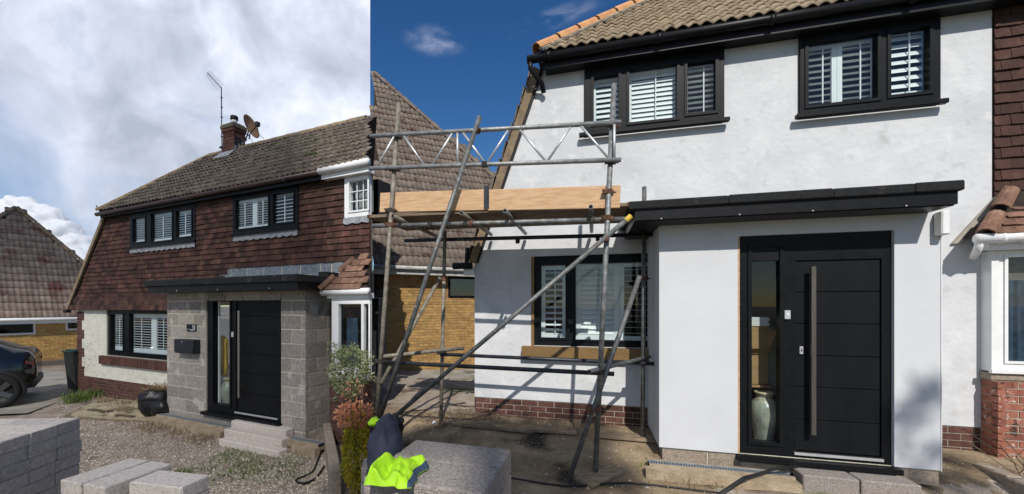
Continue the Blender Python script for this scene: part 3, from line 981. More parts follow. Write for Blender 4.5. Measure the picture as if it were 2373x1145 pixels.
# chimney
CX0, CX1, CY0, CY1, CZ = 3.92, 4.31, 1.12, 1.40, 5.93
ch = MB().box(CX0 + .01, CX1 - .01, CY0, CY1, 4.9, CZ).obj("chimney", 'mortar_dark', HL)
cq = courses(CX0, CX1, 5.2, CZ, .215, .065, .01, .01, meshes=BRW, y=CY0 - .01) + courses(0, CY1 - CY0, 5.2, CZ, .215, .065, .01, .01, meshes=BRW, org=(CX1, CY0), ang=rad(90))
cq += courses(CX0 - .02, CX1 + .02, CZ, CZ + .075, .215, .065, .01, .01, meshes=BRW, y=CY0 - .035) + courses(0, CY1 - CY0 + .05, CZ, CZ + .075, .215, .065, .01, .01, meshes=BRW, org=(CX1 + .02, CY0 - .03), ang=rad(90))
pieces(ch, "brick", cq, 'brown_brick')
cap = MB()
ring = lambda m_, z: [(CX0 - .03 + m_, CY0 - .05 + m_, z), (CX1 + .03 - m_, CY0 - .05 + m_, z), (CX1 + .03 - m_, CY1 + .03 - m_, z), (CX0 - .03 + m_, CY1 + .03 - m_, z)]
cap.add(ring(0, CZ + .075) + ring(.0, CZ + .14) + ring(.05, CZ + .20) + ring(.14, CZ + .245),
        [(3, 2, 1, 0)] + [(r * 4 + i, r * 4 + (i + 1) % 4, r * 4 + 4 + (i + 1) % 4, r * 4 + 4 + i) for r in range(3) for i in range(4)] + [(12, 13, 14, 15)])
M['cap'] = mat("mortar_cap", ramp2((.07, .06, .045), (.17, .15, .11)), 14, 6, .95, .6, 50)
cap.obj("mortar_cap", 'cap', ch)
PC = ((CX0 + CX1) / 2, (CY0 + CY1) / 2, CZ + .235)
MB().lathe([(.065, 0), (.065, .09), (.055, .09)], 16, PC).obj("pot", 'white_plastic', ch, True)
MB().lathe([(.08, .085), (.085, .10), (.085, .16), (.07, .18), (.07, .15)], 16, PC).obj("cowl", 'black', ch, True)
fl = MB()
zz = lambda y: EZ + (y - EY) * math.tan(rad(46)) + .085
fl.add([(3.84, .93, zz(.93)), (4.38, .93, zz(.93)), (4.38, 1.10, zz(1.10) + .02), (3.84, 1.10, zz(1.10) + .02), (3.84, 1.10, 5.42), (4.38, 1.10, 5.42)], [(0, 1, 2, 3), (3, 2, 5, 4)])
for k in range(5):
    y = 1.10 + k * .09
    fl.add([(4.33, y, zz(y)), (4.33, y + .06, zz(y + .06)), (4.33, y + .06, zz(y + .06) + .07), (4.33, y + .02, zz(y) + .15)], [(0, 1, 2, 3)])
fl.obj("flashing", 'lead', ch)
# windows
def lead(parent, x0, x1, z):
    n = int((x1 - x0) / .025)
    top = [(x0 + (x1 - x0) * i / n, z) for i in range(n + 1)]
    bot = [(x0 + (x1 - x0) * i / n, z - .085 - .022 * abs(math.sin(i * .42)) - R_.uniform(0, .006)) for i in range(n + 1)]
    b = MB()
    for i in range(n):
        yb = -.042 - .004 * math.sin(i * .9)
        b.add([(bot[i][0], yb, bot[i][1]), (bot[i + 1][0], yb, bot[i + 1][1]), (top[i + 1][0], -.034, z), (top[i][0], -.034, z)], [(0, 1, 2, 3)])
    return b.obj("lead_flashing", 'lead', parent)
w1 = window(HL, 2.44, 4.80, 3.19, 3.925, -.03, [(2.57, 3.06, 3.29, 3.82), (3.28, 4.04, 3.26, 3.86), (4.17, 4.69, 3.29, 3.84)])
MB().box(2.42, 4.82, -.075, -.032, 3.165, 3.2).obj("sill", 'frame_black', w1)
shutter(w1, 2.50, 3.07, 3.28, 3.83, .03, -.5, 9, False, False, .05, .05)
shutter(w1, 3.20, 4.05, 3.25, 3.87, .03, -.35, 10, False, True, .06, .05)
shutter(w1, 4.10, 4.70, 3.28, 3.85, .03, .25, 9, False, True, .06, .05)
lead(HL, 2.46, 4.80, 3.165)
w2 = window(HL, 5.93, 7.62, 3.22, 3.925, -.03, [(6.02, 6.90, 3.31, 3.86), (7.02, 7.52, 3.33, 3.85)])
MB().box(5.91, 7.64, -.075, -.032, 3.195, 3.23).obj("sill", 'frame_black', w2)
shutter(w2, 5.95, 6.46, 3.30, 3.87, .03, .08, 10, False, True, .055, .05)
shutter(w2, 6.465, 6.91, 3.30, 3.87, .03, .05, 10, False, True, .055, .05)
shutter(w2, 6.95, 7.53, 3.32, 3.86, .03, .4, 8, False, True, .02, .06)
lead(HL, 5.95, 7.62, 3.195)
w3 = window(HL, 1.405, 3.975, .745, 1.795, .03, [(1.53, 2.05, .86, 1.70), (2.31, 3.86, .84, 1.72)], depth=.09)
shutter(w3, 1.43, 2.06, .85, 1.71, .11, .05, 12, False, True, .09, .05)
shutter(w3, 2.21, 3.10, .83, 1.73, .11, .05, 12, False, True, .09, .05)
shutter(w3, 3.105, 3.87, .83, 1.73, .11, .05, 12, False, True, .09, .05)
MB().box(1.39, 3.98, .0135, .20, 1.80, 1.84).obj("lintel", 'black', w3)
sb = MB().box(1.22, 4.72, -.05, .0115, .535, .725).obj("brick_sill", 'mortar_dark', HL)
pieces(sb, "sill_brick", courses(1.2, 4.72, .53, .73, .065, .195, .010, .005, meshes=BRW, y=-.07), 'brown_brick', 300)
# porch of concrete blocks
PF = -.5
pw = MB().wall(4.735, 8.29, -.30, 2.13, PF + .008, PF + .10, [(5.87, 7.77, -.02, 2.07)])
pw.box(8.19, 8.291, PF + .10, .0105, -.30, 2.13).box(4.735, 4.835, PF + .10, .0105, -.30, 2.13)
pw = pw.obj("porch_wall", 'mortar_yellow', HL)
q = courses(4.726, 8.30, -.27, 2.13, .432, .208, .018, .017, holes=[(5.86, 7.78, -.05, 2.06)], meshes=BLK, y=PF, shift=-.1)
q += courses(.075, .5, -.27, 2.13, .432, .208, .018, .017, meshes=BLK, org=(8.30, PF), ang=rad(90), off=.5, shift=-.06)
pieces(pw, "concrete_block", q, 'block')
pr = MB().cbox(4.68, 8.52, -.86, .0, 2.235, 2.345, .012).obj("porch_roof", 'felt', HL)
MB().box(4.72, 8.485, -.815, -.002, 2.125, 2.2345).obj("fascia", 'fascia_black', pr)
MB().box(8.36, 8.50, -.30, -.002, 2.345, 2.42).obj("upstand", 'felt', pr)
for x in (5.6, 6.7, 7.9):
    MB().lathe([(.006, 0), (.008, .004), (.004, .008)], 8, (0, 0, 0)).obj("fixing", 'silver', pr)
    bpy.data.objects[-1] if False else None
for o, x in zip([o for o in pr.children if o.name.startswith("fixing")], (5.6, 6.7, 7.9)):
    o.matrix_basis = Matrix.Translation((x, -.8155, 2.15)) @ Matrix.Rotation(rad(90), 4, 'X')
def front_door(parent, x0, x1, z0, z1, yf, side, leaf, handle, bellx, lockx, grooves, bellz, lockz, hm='steel'):
    fd = MB().wall(x0, x1, z0, z1, yf, yf + .08, [side, leaf]).obj("front_door", 'frame_black', parent)
    a, b, c, d = side
    MB().wall(a - .03, b + .03, c - .03, d + .03, yf - .016, yf - .002, [(a + .003, b - .003, c + .003, d - .003)]).obj("sidelight_bead", 'frame_black', fd)
    MB().box(a + .001, b - .001, yf + .03, yf + .037, c + .001, d - .001).obj("sidelight", 'glass', fd)
    a, b, c, d = leaf
    MB().box(a + .004, b - .004, yf + .03, yf + .06, c + .004, d - .004).obj("door_leaf", 'door_black', fd)
    zs_ = [c + .004] + grooves + [d - .004]
    for i in range(len(zs_) - 1):
        MB().cbox(a + .004, b - .004, yf + .016, yf + .0295, zs_[i] + .0035, zs_[i + 1] - .0035, .003).obj("door_panel", 'door_black', fd)
    h0, h1, hx = handle
    hb = MB().cbox(hx - .021, hx + .021, yf - .075, yf - .045, h0, h1, .003)
    for z in (h0 + .2, h1 - .2):
        hb.tube([(hx, yf - .046, z), (hx, yf + .0155, z)], .012, 10)
    hb.obj("handle", hm, fd)
    lk = MB().cbox(lockx - .016, lockx + .016, yf + .006, yf + .0155, lockz - .04, lockz + .04, .004).obj("lock", 'silver', fd)
    MB().box(lockx - .005, lockx + .005, yf + .004, yf + .0062, lockz - .012, lockz + .014).obj("keyhole", 'black', lk)
    bl = MB().cbox(bellx - .026, bellx + .026, yf - .020, yf - .0005, bellz - .045, bellz + .045, .003).obj("doorbell", 'silver', fd)
    MB().lathe([(.012, 0), (.012, .004)], 14, (0, 0, 0)).obj("bell_button", 'white_plastic', bl).matrix_basis = Matrix.Translation((bellx, yf - .020, bellz + .005)) @ Matrix.Rotation(rad(90), 4, 'X')
    MB().box(leaf[0] - .02, leaf[1] + .01, yf - .018, yf - .0006, z0 + .035, z0 + .06).obj("threshold", 'silver', fd)
    MB().box(x0 - .04, x1 + .04, yf - .10, yf + .08, z0 - .055, z0 - .002).obj("door_sill", 'frame_black', fd)
    return fd
front_door(HL, 5.885, 7.76, .03, 2.06, PF + .03, (6.06, 6.51, .17, 1.965), (6.66, 7.66, .095, 1.985), (.35, 1.81, 6.82), 6.585, 6.73, [.42, .76, 1.09, 1.42, 1.72], 1.40, 1.02)
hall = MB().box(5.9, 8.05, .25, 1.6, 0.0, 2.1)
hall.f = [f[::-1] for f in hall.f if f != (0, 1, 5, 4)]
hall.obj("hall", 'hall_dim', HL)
MB().box(5.9, 8.1, PF + .12, .25, -.02, .018).obj("hall_floor", 'hall_dim', HL)
MB().box(6.075, 6.10, PF + .10, PF + .13, .12, 1.98).obj("door_lining", 'white_plastic', HL)

def vase(label, parent_m, s):
    v = MB().lathe([(.085, 0), (.10, .01), (.115, .1), (.15, .26), (.175, .40), (.175, .47), (.15, .55), (.105, .60), (.092, .63)], 32).obj(
        "vase", 'ceramic', None, True, label=label, cat="vase")
    v.matrix_basis = parent_m @ Matrix.Diagonal((s, s, s, 1))
    MB().lathe([(.092, .63), (.094, .665), (.115, .67), (.118, .685), (.108, .70), (.085, .695), (.08, .64)], 32).obj("rim", 'ceramic_rim', v, True)
    for k in (.60, .655):
        MB().lathe([(.105 if k < .62 else .097, k - .006), (.112 if k < .62 else .104, k), (.105 if k < .62 else .097, k + .006)], 32).obj("band", 'ceramic_rim', v, True)
    return v
mHL = wm(HL)
vase("tall glazed vase standing behind the sidelight of the block porch door", mHL @ Matrix.Translation((6.12, PF + .27, .02)), .82)
# coat on a hook inside
def cloth_blob(name, m, prof, lab, cat, mtx, seed, nfold=7, depth=.5):
    """hanging cloth: prof = [(z, half width, x shift)]"""
    b = MB()
    n = 28
    for j, (z, hw, xs_) in enumerate(prof):
        for k in range(n):
            a = 2 * math.pi * k / n
            f = 1 + .16 * math.sin(nfold * a + j * .5 + seed) * min(1, j / 2) + .12 * noise.noise(Vector((math.cos(a) * 2, math.sin(a) * 2, z * 5 + seed)))
            b.v.append((xs_ + hw * f * math.cos(a), hw * depth * f * math.sin(a), z))
    for j in range(len(prof) - 1):
        for k in range(n):
            b.f.append((j * n + k, j * n + (k + 1) % n, (j + 1) * n + (k + 1) % n, (j + 1) * n + k))
    b.f.append(tuple(range(n))[::-1])
    b.f.append(tuple((len(prof) - 1) * n + k for k in range(n)))
    o = b.obj(name, m, None, True, label=lab, cat=cat)
    o.matrix_basis = mtx
    return o
cloth_blob("coat", 'coat', [(0.0, .09, .02), (.2, .11, .02), (.4, .12, 0), (.55, .13, -.01), (.68, .14, -.02), (.78, .12, -.02), (.84, .05, -.02)],
           "yellow coat hanging behind the sidelight of the block porch door", "coat", mHL @ Matrix.Translation((5.99, PF + .26, .62)) @ Matrix.Diagonal((.8, .8, .85, 1)), 3)
MB().lathe([(.012, 0), (.02, .01), (.012, .02)], 8).obj("coat_hook", 'silver', HL).matrix_basis = Matrix.Translation((5.98, PF + .26, 1.335))
# number plate, letterbox
npl = MB().cbox(5.36, 5.63, PF - .02, PF - .002, 1.43, 1.555, .003).obj("number_plate", 'black', None, label="black house number plate reading 10 above the letterbox", cat="sign")
npl.matrix_basis = mHL
MB().box(5.37, 5.62, PF - .0225, PF - .0205, 1.462, 1.466).obj("rule_line", 'white_print', npl)
tx = bpy.data.curves.new("number", 'FONT')
tx.body = "10"
tx.size = .095
tx.extrude = .0008
tx.align_x = 'RIGHT'
tx.materials.append(M['white_print'])
to = bpy.data.objects.new("number", tx)
COL.objects.link(to)
bpy.context.view_layer.update()
tm = bpy.data.meshes.new_from_object(to.evaluated_get(bpy.context.evaluated_depsgraph_get()))
bpy.data.objects.remove(to)
to = put("number", tm, 'white_print', npl)
to.matrix_basis = Matrix.Translation((5.622, PF - .0215, 1.475)) @ Matrix.Rotation(rad(90), 4, 'X')
sm = MB()
x = 5.475
for wd in (.008, .008, .006, .008, .010, .008, .006, .009, .008, .008, .007):
    sm.box(x, x + wd, PF - .0222, PF - .0205, 1.443, 1.453)
    x += wd + (.0035 if wd != .010 else .007)
sm.obj("street_line", 'white_print', npl)
lb = MB().cbox(5.18, 5.74, PF - .12, PF - .002, 1.035, 1.285, .006).obj("letterbox", 'letterbox', None, label="dark grey letterbox on the block porch wall left of the door", cat="letterbox")
lb.matrix_basis = mHL
MB().cbox(5.175, 5.745, PF - .127, PF - .1205, 1.06, 1.275, .004).obj("door", 'letterbox', lb)
MB().lathe([(.011, 0), (.011, .006)], 12).obj("lock", 'silver', lb).matrix_basis = Matrix.Translation((5.42, PF - .127, 1.245)) @ Matrix.Rotation(rad(90), 4, 'X')
for k in range(3):
    MB().lathe([(.010, 0), (.010, .004)], 12).obj("peep_hole", 'black', lb).matrix_basis = Matrix.Translation((5.595, PF - .127, 1.24 - k * .055)) @ Matrix.Rotation(rad(90), 4, 'X')
MB().box(5.70, 5.746, PF - .129, PF - .1272, 1.06, 1.12).obj("corner_notch", 'black', lb)
# aerial and dish
ae = empty("tv_aerial", "tall thin television aerial on a mast beside the chimney pot", "aerial", mHL @ Vector((3.86, 1.14, 5.35)), TL)
MB().tube([(0, 0, 0), (-.02, 0, .8), (-.03, 0, 1.68)], .014, 8).obj("mast", 'aerial', ae)
bx_ = MB().tube([(-.03, 0, 1.66), (-.58, .02, 2.16)], .012, 8)
bx_.obj("boom", 'aerial', ae)
el = MB()
for k in range(11):
    t = .06 + k * .09
    c = Vector((-.03, 0, 1.66)).lerp(Vector((-.58, .02, 2.16)), t)
    d = Vector((.62, .25, .62)) * (.13 - .004 * k)
    el.tube([c - d, c + d], .003, 5)
el.obj("rod", 'aerial', ae, kind='stuff')
cl = MB()
for z in (.12, .26):
    cl.box(-.06, .09, -.03, .03, z - .02, z + .02)
for k in range(5):
    cl.tube([(-.012 - .002 * k, 0, .5 + k * .23), (-.012 - .002 * k, 0, .52 + k * .23)], .022, 8)
cl.obj("mast_clamp", 'dark_metal', ae)
di = empty("satellite_dish", "rusty tan satellite dish on a bent arm beside the chimney", "satellite dish", mHL @ Vector((4.315, 1.22, 5.68)), TL)
prof = [(.001, 0), (.08, .004), (.16, .018), (.23, .042), (.26, .058), (.262, .062), (.23, .048), (.16, .024), (.08, .010), (.001, .006)]
dm = MB().lathe(prof, 36).obj("dish", 'dish', di, True)
dn = Vector((.92, .32, .28)).normalized()
dm.matrix_basis = Matrix.Translation((.40, -.02, .27)) @ dn.to_track_quat('Z', 'Y').to_matrix().to_4x4()
MB().tube([(0, 0, -.02), (.22, 0, .02), (.31, 0, .10), (.37, 0, .25)], .015, 8).obj("arm", 'dark_metal', di, True)
MB().box(-.02, .0, -.08, .08, -.1, .12).obj("wall_plate", 'dark_metal', di)
fa = MB().tube([(.42, -.05, .06), (.60, -.08, .14), (.78, -.10, .22)], .011, 8).obj("feed_arm", 'dark_metal', di)
MB().cbox(.75, .83, -.15, -.06, .18, .28, .01).obj("receiver", 'dark_metal', di)
MB().tube([(.79, -.10, .18), (.79, -.08, .05), (.82, -.05, -.03), (.86, .0, -.06)], .006, 6).obj("cable", 'aerial', di)
MB().tube([(.42, -.03, .02), (.48, 0, -.05), (.50, .0, -.13)], .006, 6).obj("cable", 'aerial', di)

# ---- neighbour's half, cut where the photograph ends
nb = MB().wall(BAY0 + .002, 9.12, -.45, 4.02, .012, .07, [(8.65, 9.3, 3.29, 3.95), (8.72, 9.3, .85, 2.0)]).obj("wall", 'mortar_dark', NL)
pieces(nb, "brick", courses(8.305, 8.72, -.30, 1.96, .215, .065, .01, .01, meshes=BRW), 'brown_brick')
bw2 = MB().wall(BAY0 + .004, 9.12, 1.96, 2.66, -.004, .009).obj("bared_wall", 'mortar_yellow', NL)
pieces(bw2, "concrete_block", courses(BAY0 + .01, 9.1, 1.985, 2.66, .43, .215, .022, .01, meshes=BLK, y=-.012, shift=.1, holes=[(8.30, 8.5, 2.2, 2.42)]), 'block_blue')
pieces(bw2, "red_brick", courses(8.31, 8.49, 2.25, 2.40, .17, .065, .01, .01, meshes=BRW, y=-.012, off=0), 'ridge_terracotta')
def nclip(x, z, w):
    return x + w * .3 < 9.14 and z > 2.62
t2 = MB().wall(BAY0 + .01, 9.1, 2.8, 3.0, .002, .010).obj("tile_hanging", 'batten', NL)
pieces(t2, "hanging_tile", courses(BAY0, 9.13, 2.60, 4.0, .163, .10, .003, 0, holes=[(8.63, 9.3, 3.23, 4.1)], meshes=TIL, clip=nclip, jit=.002), 'hung_tile')
nw = window(NL, 8.64, 9.12, 3.29, 3.925, -.03, [(8.74, 9.115, 3.385, 3.86)], m='white_plastic', roommat='dark_room')
for x in (8.865, 8.99):
    MB().box(x - .007, x + .007, .004, .016, 3.385, 3.86).obj("glazing_bar", 'white_plastic', nw)
for z in (3.545, 3.70):
    MB().box(8.74, 9.115, .002, .0145, z - .007, z + .007).obj("glazing_bar", 'white_plastic', nw)
for k in range(6):
    MB().box(8.75 + k * .062, 8.79 + k * .062, .10 + .004 * (k % 2), .108 + .004 * (k % 2), 3.37, 3.87).obj("vertical_blind", 'blue_cloth' if False else 'hall', nw)
lead(NL, 8.62, 9.13, 3.29)
MB().box(BAY0, 9.2, -.13, .0115, 3.93, 4.03).obj("fascia", 'white_plastic', NL)
MB().tube([(BAY0 - .01, -.165, 4.045), (9.235, -.165, 4.065)], .055, 12).obj("gutter", 'white_plastic', NL, True)
rf2 = MB().add([(BAY0 + .003, EY, EZ), (9.19, EY, EZ), (8.06, 1.28, 5.535), (BAY0 + .003, EY + .6, EZ + .62)], [(0, 1, 2, 3)]).obj("roof", 'batten', NL)
lay_roof(NL, rf2, "roof_tile", 'roof_tile', 1.5, 9.3, EY, EZ, 46, sl, .125, .172,
         lambda x, s: BAY0 + .02 <= x < 9.19 - .555 * s and s < sl, TL1)
# bay
BYF = -.30
bb = MB().box(8.62, 9.30, BYF + .006, -.0, -.45, .80).obj("bay_wall", 'mortar_dark', NL)
pieces(bb, "brick", courses(8.615, 9.33, -.38, .82, .215, .065, .01, .01, meshes=BRW, y=BYF), 'brown_brick')
bwn = window(NL, 8.63, 9.36, .83, 2.0, BYF + .004, [(8.775, 9.22, .95, 1.92), (9.255, 9.355, .95, 1.92)], m='white_plastic', depth=.05, room=.36)
MB().box(8.60, 9.37, BYF - .03, BYF + .0, .80, .84).obj("sill", 'white_plastic', bwn)
cloth_b = MB()
for k in range(14):
    a, b_ = 8.80 + k * .016, 8.80 + (k + 1) * .016
    cloth_b.add([(a, -.16 + .012 * math.sin(k * 1.9), .9), (b_, -.16 + .012 * math.sin((k + 1) * 1.9), .9), (b_ * .9 + .87, -.14 + .012 * math.sin((k + 1) * 1.9), 1.7), (a * .9 + .87, -.14 + .012 * math.sin(k * 1.9), 1.7)], [(0, 1, 2, 3)])
cloth_b.obj("curtain", 'blue_cloth', bwn)
MB().tube([(8.50, BYF - .06, 2.09), (9.40, BYF - .06, 2.10)], .05, 12).obj("bay_gutter", 'white_plastic', NL, True)
MB().box(8.56, 9.36, BYF - .02, BYF + .1, 2.0, 2.075).obj("bay_fascia", 'white_plastic', NL)
br_ = MB().add([(8.5, BYF - .07, 2.12), (9.38, BYF - .07, 2.12), (9.13, -.02, 2.66), (8.93, -.02, 2.66), (8.5, -.02, 2.13)], [(0, 1, 2, 3), (0, 3, 4)]).obj("bay_roof", 'batten', NL)
A_ = Matrix.Translation((0, BYF - .08, 2.125)) @ Matrix.Rotation(math.atan2(.54, .29), 4, 'X')
bt = []
for r in range(6):
    for c in range(7):
        x = 8.5 + c * .17 + (.085 if r % 2 else 0)
        s = r * .105 + .05
        if x - .05 > 8.53 + s * .66 and x + .05 < 9.40 - s * .36:
            bt.append((R_.choice(TIL), A_ @ Matrix.Translation((x, s, .006)) @ Matrix.Rotation(rad(-90), 4, 'X') @ Matrix.Diagonal((.165, 1, .105, 1))))
pieces(br_, "bay_roof_tile", bt, 'bay_tile')
ridge_row(br_, "hip_tile", 'bay_tile', (8.51, BYF - .10, 2.13), (8.94, -.02, 2.69), .065, .30)

# ---- steps, drains, hose
st = empty("entrance_steps", "three rough concrete block steps up to the black door of the block porch", "steps", mHL @ Vector((7.5, -.8, -.32)), TL)
for i, (x0, x1, y0, y1, z1, zb) in enumerate(((6.80, 8.06, -.66, -.505, .0, -.34), (6.86, 8.16, -.82, -.662, -.09, -.34), (6.98, 8.30, -.98, -.822, -.185, -.36))):
    m_ = (x0 + x1) / 2
    for a, b_ in ((x0, m_ - .012), (m_ + .012, x1)):
        MB().cbox(a - 7.5, b_ - 7.5, y0 + .8, y1 + .8, zb + .32, z1 + .32, .012).obj("step_block", 'block_light', st)
    MB().box(m_ - .013 - 7.5, m_ + .013 - 7.5, y0 + .81, y1 + .8, zb + .32, z1 + .313).obj("mortar_joint", 'mortar_yellow', st)
def drain(label, x0, x1, y0, z, root):
    d = empty("drain_channel", label, "drain", root @ Vector(((x0 + x1) / 2, y0, z - .10)), root.to_euler().z)
    h = (x1 - x0) / 2
    MB().box(-h, h, -.075, -.058, .0, .10).box(-h, h, .058, .075, .0, .10).box(-h, h, -.058, .058, .0, .05).obj("channel", 'concrete_tan', d)
    MB().box(-h, h, -.058, .058, .055, .085).obj("slot", 'grate_dark', d)
    bars = []
    key = "grate_bar"
    if key not in _cache:
        _cache[key] = MB().box(-.0065, .0065, -.045, .045, -.006, .006).mesh(key)
    n = int(2 * h / .026)
    for i in range(n):
        bars.append((_cache[key], Matrix.Translation((-h + (i + .5) * .026, 0, .093))))
    pieces(d, "grate_bar", bars, 'grate')
    MB().box(-h, h, -.058, -.044, .0855, .101).box(-h, h, .044, .058, .0855, .101).obj("grate_rail", 'grate', d)
    return d
drain("long slotted drain channel at the foot of the block porch, left of the steps", 4.70, 6.78, -.60, -.13, mHL)
drain("short slotted drain channel at the foot of the block porch, right of the steps", 8.12, 8.75, -.62, -.11, mHL)
MB().box(4.66, 6.76, -.80, -.678, -.42, -.16).obj("drain_haunch", 'concrete_tan', None, label="crumbly tan concrete haunch along the left drain channel", cat="concrete edge").matrix_basis = mHL
MB().box(8.34, 8.80, -.80, -.698, -.42, -.14).obj("drain_haunch", 'concrete_tan', None, label="crumbly tan concrete haunch along the right drain channel", cat="concrete edge").matrix_basis = mHL

def ground_tube(name, m, pts, r, label, cat, lift=.0):
    P_ = [Vector((x, y, gz(x, y) + r * .8 + lift + dz)) for x, y, dz in pts]
    out = []
    for i in range(len(P_) - 1):
        for k in range(6):
            t = k / 6
            a, b_, c, d = P_[max(i - 1, 0)], P_[i], P_[i + 1], P_[min(i + 2, len(P_) - 1)]
            out.append(.5 * ((2 * b_) + (c - a) * t + (2 * a - 5 * b_ + 4 * c - d) * t * t + (3 * b_ - a - 3 * c + d) * t ** 3))
    out.append(P_[-1])
    return MB().tube(out, r, 8).obj(name, m, None, True, label=label, cat=cat)
ground_tube("hose", 'hose', [(-2.60, 6.62, .12), (-2.42, 6.62, .05), (-2.28, 6.3, 0), (-2.20, 5.8, 0), (-2.12, 5.35, 0), (-2.22, 5.1, 0), (-2.08, 4.98, .02), (-2.0, 5.15, 0), (-2.02, 5.5, 0)], .014,
            "black hose looping over the stones beside the planter edge", "hose")
# grey pipe stub by the bay
MB().tube([(-2.06, 6.92, .0), (-2.06, 6.92, .42)], .045, 12).obj("pipe_stub", 'pipe_grey', None, True, label="grey plastic pipe standing upright below the bay window", cat="pipe")

# ---- planter edge, acer and variegated shrub
pe = empty("planter_edge", "low concrete planter edge below the coral and gold shrub", "kerb", (-2.0, 5.75, 0), 0)
p0, p1 = Vector((-2.36, 6.55, 0)), Vector((-1.56, 4.62, 0))
dd = (p1 - p0).normalized(); nn_ = Vector((-dd.y, dd.x, 0)) * -1
for i in range(4):
    a = p0 + (p1 - p0) * (i / 4); b_ = p0 + (p1 - p0) * ((i + 1) / 4 - .006)
    mt = Matrix.Translation(-Vector((-2.0, 5.75, 0))) @ Matrix.Translation((a + b_) / 2) @ Matrix.Rotation(math.atan2(dd.y, dd.x), 4, 'Z')
    bxx = MB().cbox(-(b_ - a).length / 2, (b_ - a).length / 2, -.06, .06, -.1, .34, .012)
    MB().add([mt @ Vector(v) for v in bxx.v], bxx.f).obj("kerb_block", 'plinth_block', pe)
def shrub(name, label, cat, base, parts, stems, group=None):
    s = empty(name, label, cat, base, 0, group)
    for nm, b, m in parts:
        b.obj(nm, m, s)
    b = MB()
    for pts in stems:
        b.tube(pts, [.012 * (1 - .7 * i / (len(pts) - 1)) for i in range(len(pts))], 6)
    b.obj("stem", 'twig', s)
    return s
rs = random.Random(3)
seamcut = lambda bx, by: (lambda q: q_of(bx + q.x, by + q.y) < -.01)
B0 = (-1.66, 5.5)
shrub("variegated_shrub", "cream and green variegated shrub in front of the white bay window", "shrub", (B0[0], B0[1], .1),
      [("foliage", leaf_cloud(2600, (0, 0, 1.24), (.27, .27, .33), .042, rs, .6), 'leaf_var')],
      [[(0, 0, 0), (.02, 0, .5), (.05 * math.cos(a), .05 * math.sin(a), .9), (.2 * math.cos(a), .2 * math.sin(a), 1.35 + .1 * math.sin(3 * a))] for a in (0, 1.2, 2.5, 3.8, 5.1)])
vs_ = bpy.data.objects["variegated_shrub"]
sg, st2 = MB(), MB()
for k in range(22):
    a, z = rs.uniform(0, 6.283), rs.uniform(.92, 1.55)
    d = Vector((math.cos(a), math.sin(a), rs.uniform(-.1, .7))).normalized()
    p0 = Vector((0, 0, z)) + d * .16
    p1 = p0 + d * rs.uniform(.14, .26)
    if q_of(B0[0] + p1.x, B0[1] + p1.y) > -.06: continue
    st2.tube([p0, p1], [.004, .002], 5)
    for t in range(9):
        c = leaf_cloud(2, tuple(p0.lerp(p1, .3 + t * .09)), (.02, .02, .02), .036, rs)
        sg.add(c.v, c.f)
sg.obj("sprig_leaves", 'leaf_var', vs_)
st2.obj("sprig", 'twig', vs_)
B1 = (-1.33, 4.62)
shrub("acer_shrub", "coral tipped golden leaved shrub growing over the planter edge", "shrub", (B1[0], B1[1], .05),
      [("foliage", leaf_cloud(3400, (.03, 0, .52), (.17, .2, .42), .045, rs, .55), 'leaf_gold'),
       ("new_growth", leaf_cloud(700, (-.02, 0, .93), (.2, .18, .13), .045, rs, .8), 'leaf_red'),
       ("tip_leaves", leaf_cloud(60, (-.03, .05, 1.16), (.16, .12, .14), .04, rs, 1), 'leaf_red')],
      [[(.02, 0, 0), (.02, 0, .4), (.1 * math.cos(a), .1 * math.sin(a), .8), (-.03 + .14 * math.cos(a), .14 * math.sin(a), 1.2 - .12 * math.cos(2 * a))] for a in (0, 1.1, 2.3, 3.4, 4.6, 5.5)])

# ---- bungalow behind on the left
def bungalow(root, m_brick, m_tile, x0, x1, z0, z1, wins, eave, roofpoly, w, g, pitch, meshes, gut_m, ridge_m, hips, bricks=True, brick_rows=None):
    wl_ = MB().wall(x0, x1, z0, z1, .012, .2, wins).obj("wall", 'mortar', root)
    pieces(wl_, "brick", courses(x0, x1, z0, z1, .215, .065, .01, .01, meshes=BRW, holes=wins), m_brick)
    ey, ez = eave
    ca, sa = math.cos(rad(pitch)), math.sin(rad(pitch))
    rf_ = MB().add([(x, ey + s * ca, ez + s * sa) for x, s in roofpoly], [tuple(range(len(roofpoly)))])
    rf_ = rf_.obj("roof", 'batten', root)
    def ins(x, s):
        c = False
        n = len(roofpoly)
        for i in range(n):
            (xa, sa_), (xb, sb_) = roofpoly[i], roofpoly[(i + 1) % n]
            if (sa_ > s) != (sb_ > s) and x < (xb - xa) * (s - sa_) / (sb_ - sa_) + xa:
                c = not c
        return c
    xsr = [p[0] for p in roofpoly]; ssr = [p[1] for p in roofpoly]
    lay_roof(root, rf_, "roof_tile", m_tile, min(xsr), max(xsr), ey, ez, pitch, max(ssr), w, g, ins, meshes)
    for a, b_ in hips:
        pa = (a[0], ey + a[1] * ca, ez + a[1] * sa + .05); pb = (b_[0], ey + b_[1] * ca, ez + b_[1] * sa + .05)
        ridge_row(rf_, "hip_tile", ridge_m, pa, pb, .09, .4)
    xa, xb = min(xsr), max(p[0] for p in roofpoly if p[1] < .1)
    MB().tube([(xa, ey - .04, ez - .04), (xb, ey - .04, ez - .04)], .055, 10).obj("gutter", gut_m, root, True)
    MB().box(xa, xb, ey + .005, ey + .05, ez - .2, ez - .02).obj("fascia", gut_m, root)
    MB().box(xa, xb, ey + .05, .0115, ez - .2, ez - .16).obj("soffit", gut_m, root)
    return wl_
OBL = Vector((-16.328, 14.2309, 0)); TBL = rad(55)
GL = empty("bungalow", "yellow brick bungalow with brown tiled roof behind the dark car and the wheelie bin", "bungalow", OBL, TBL)
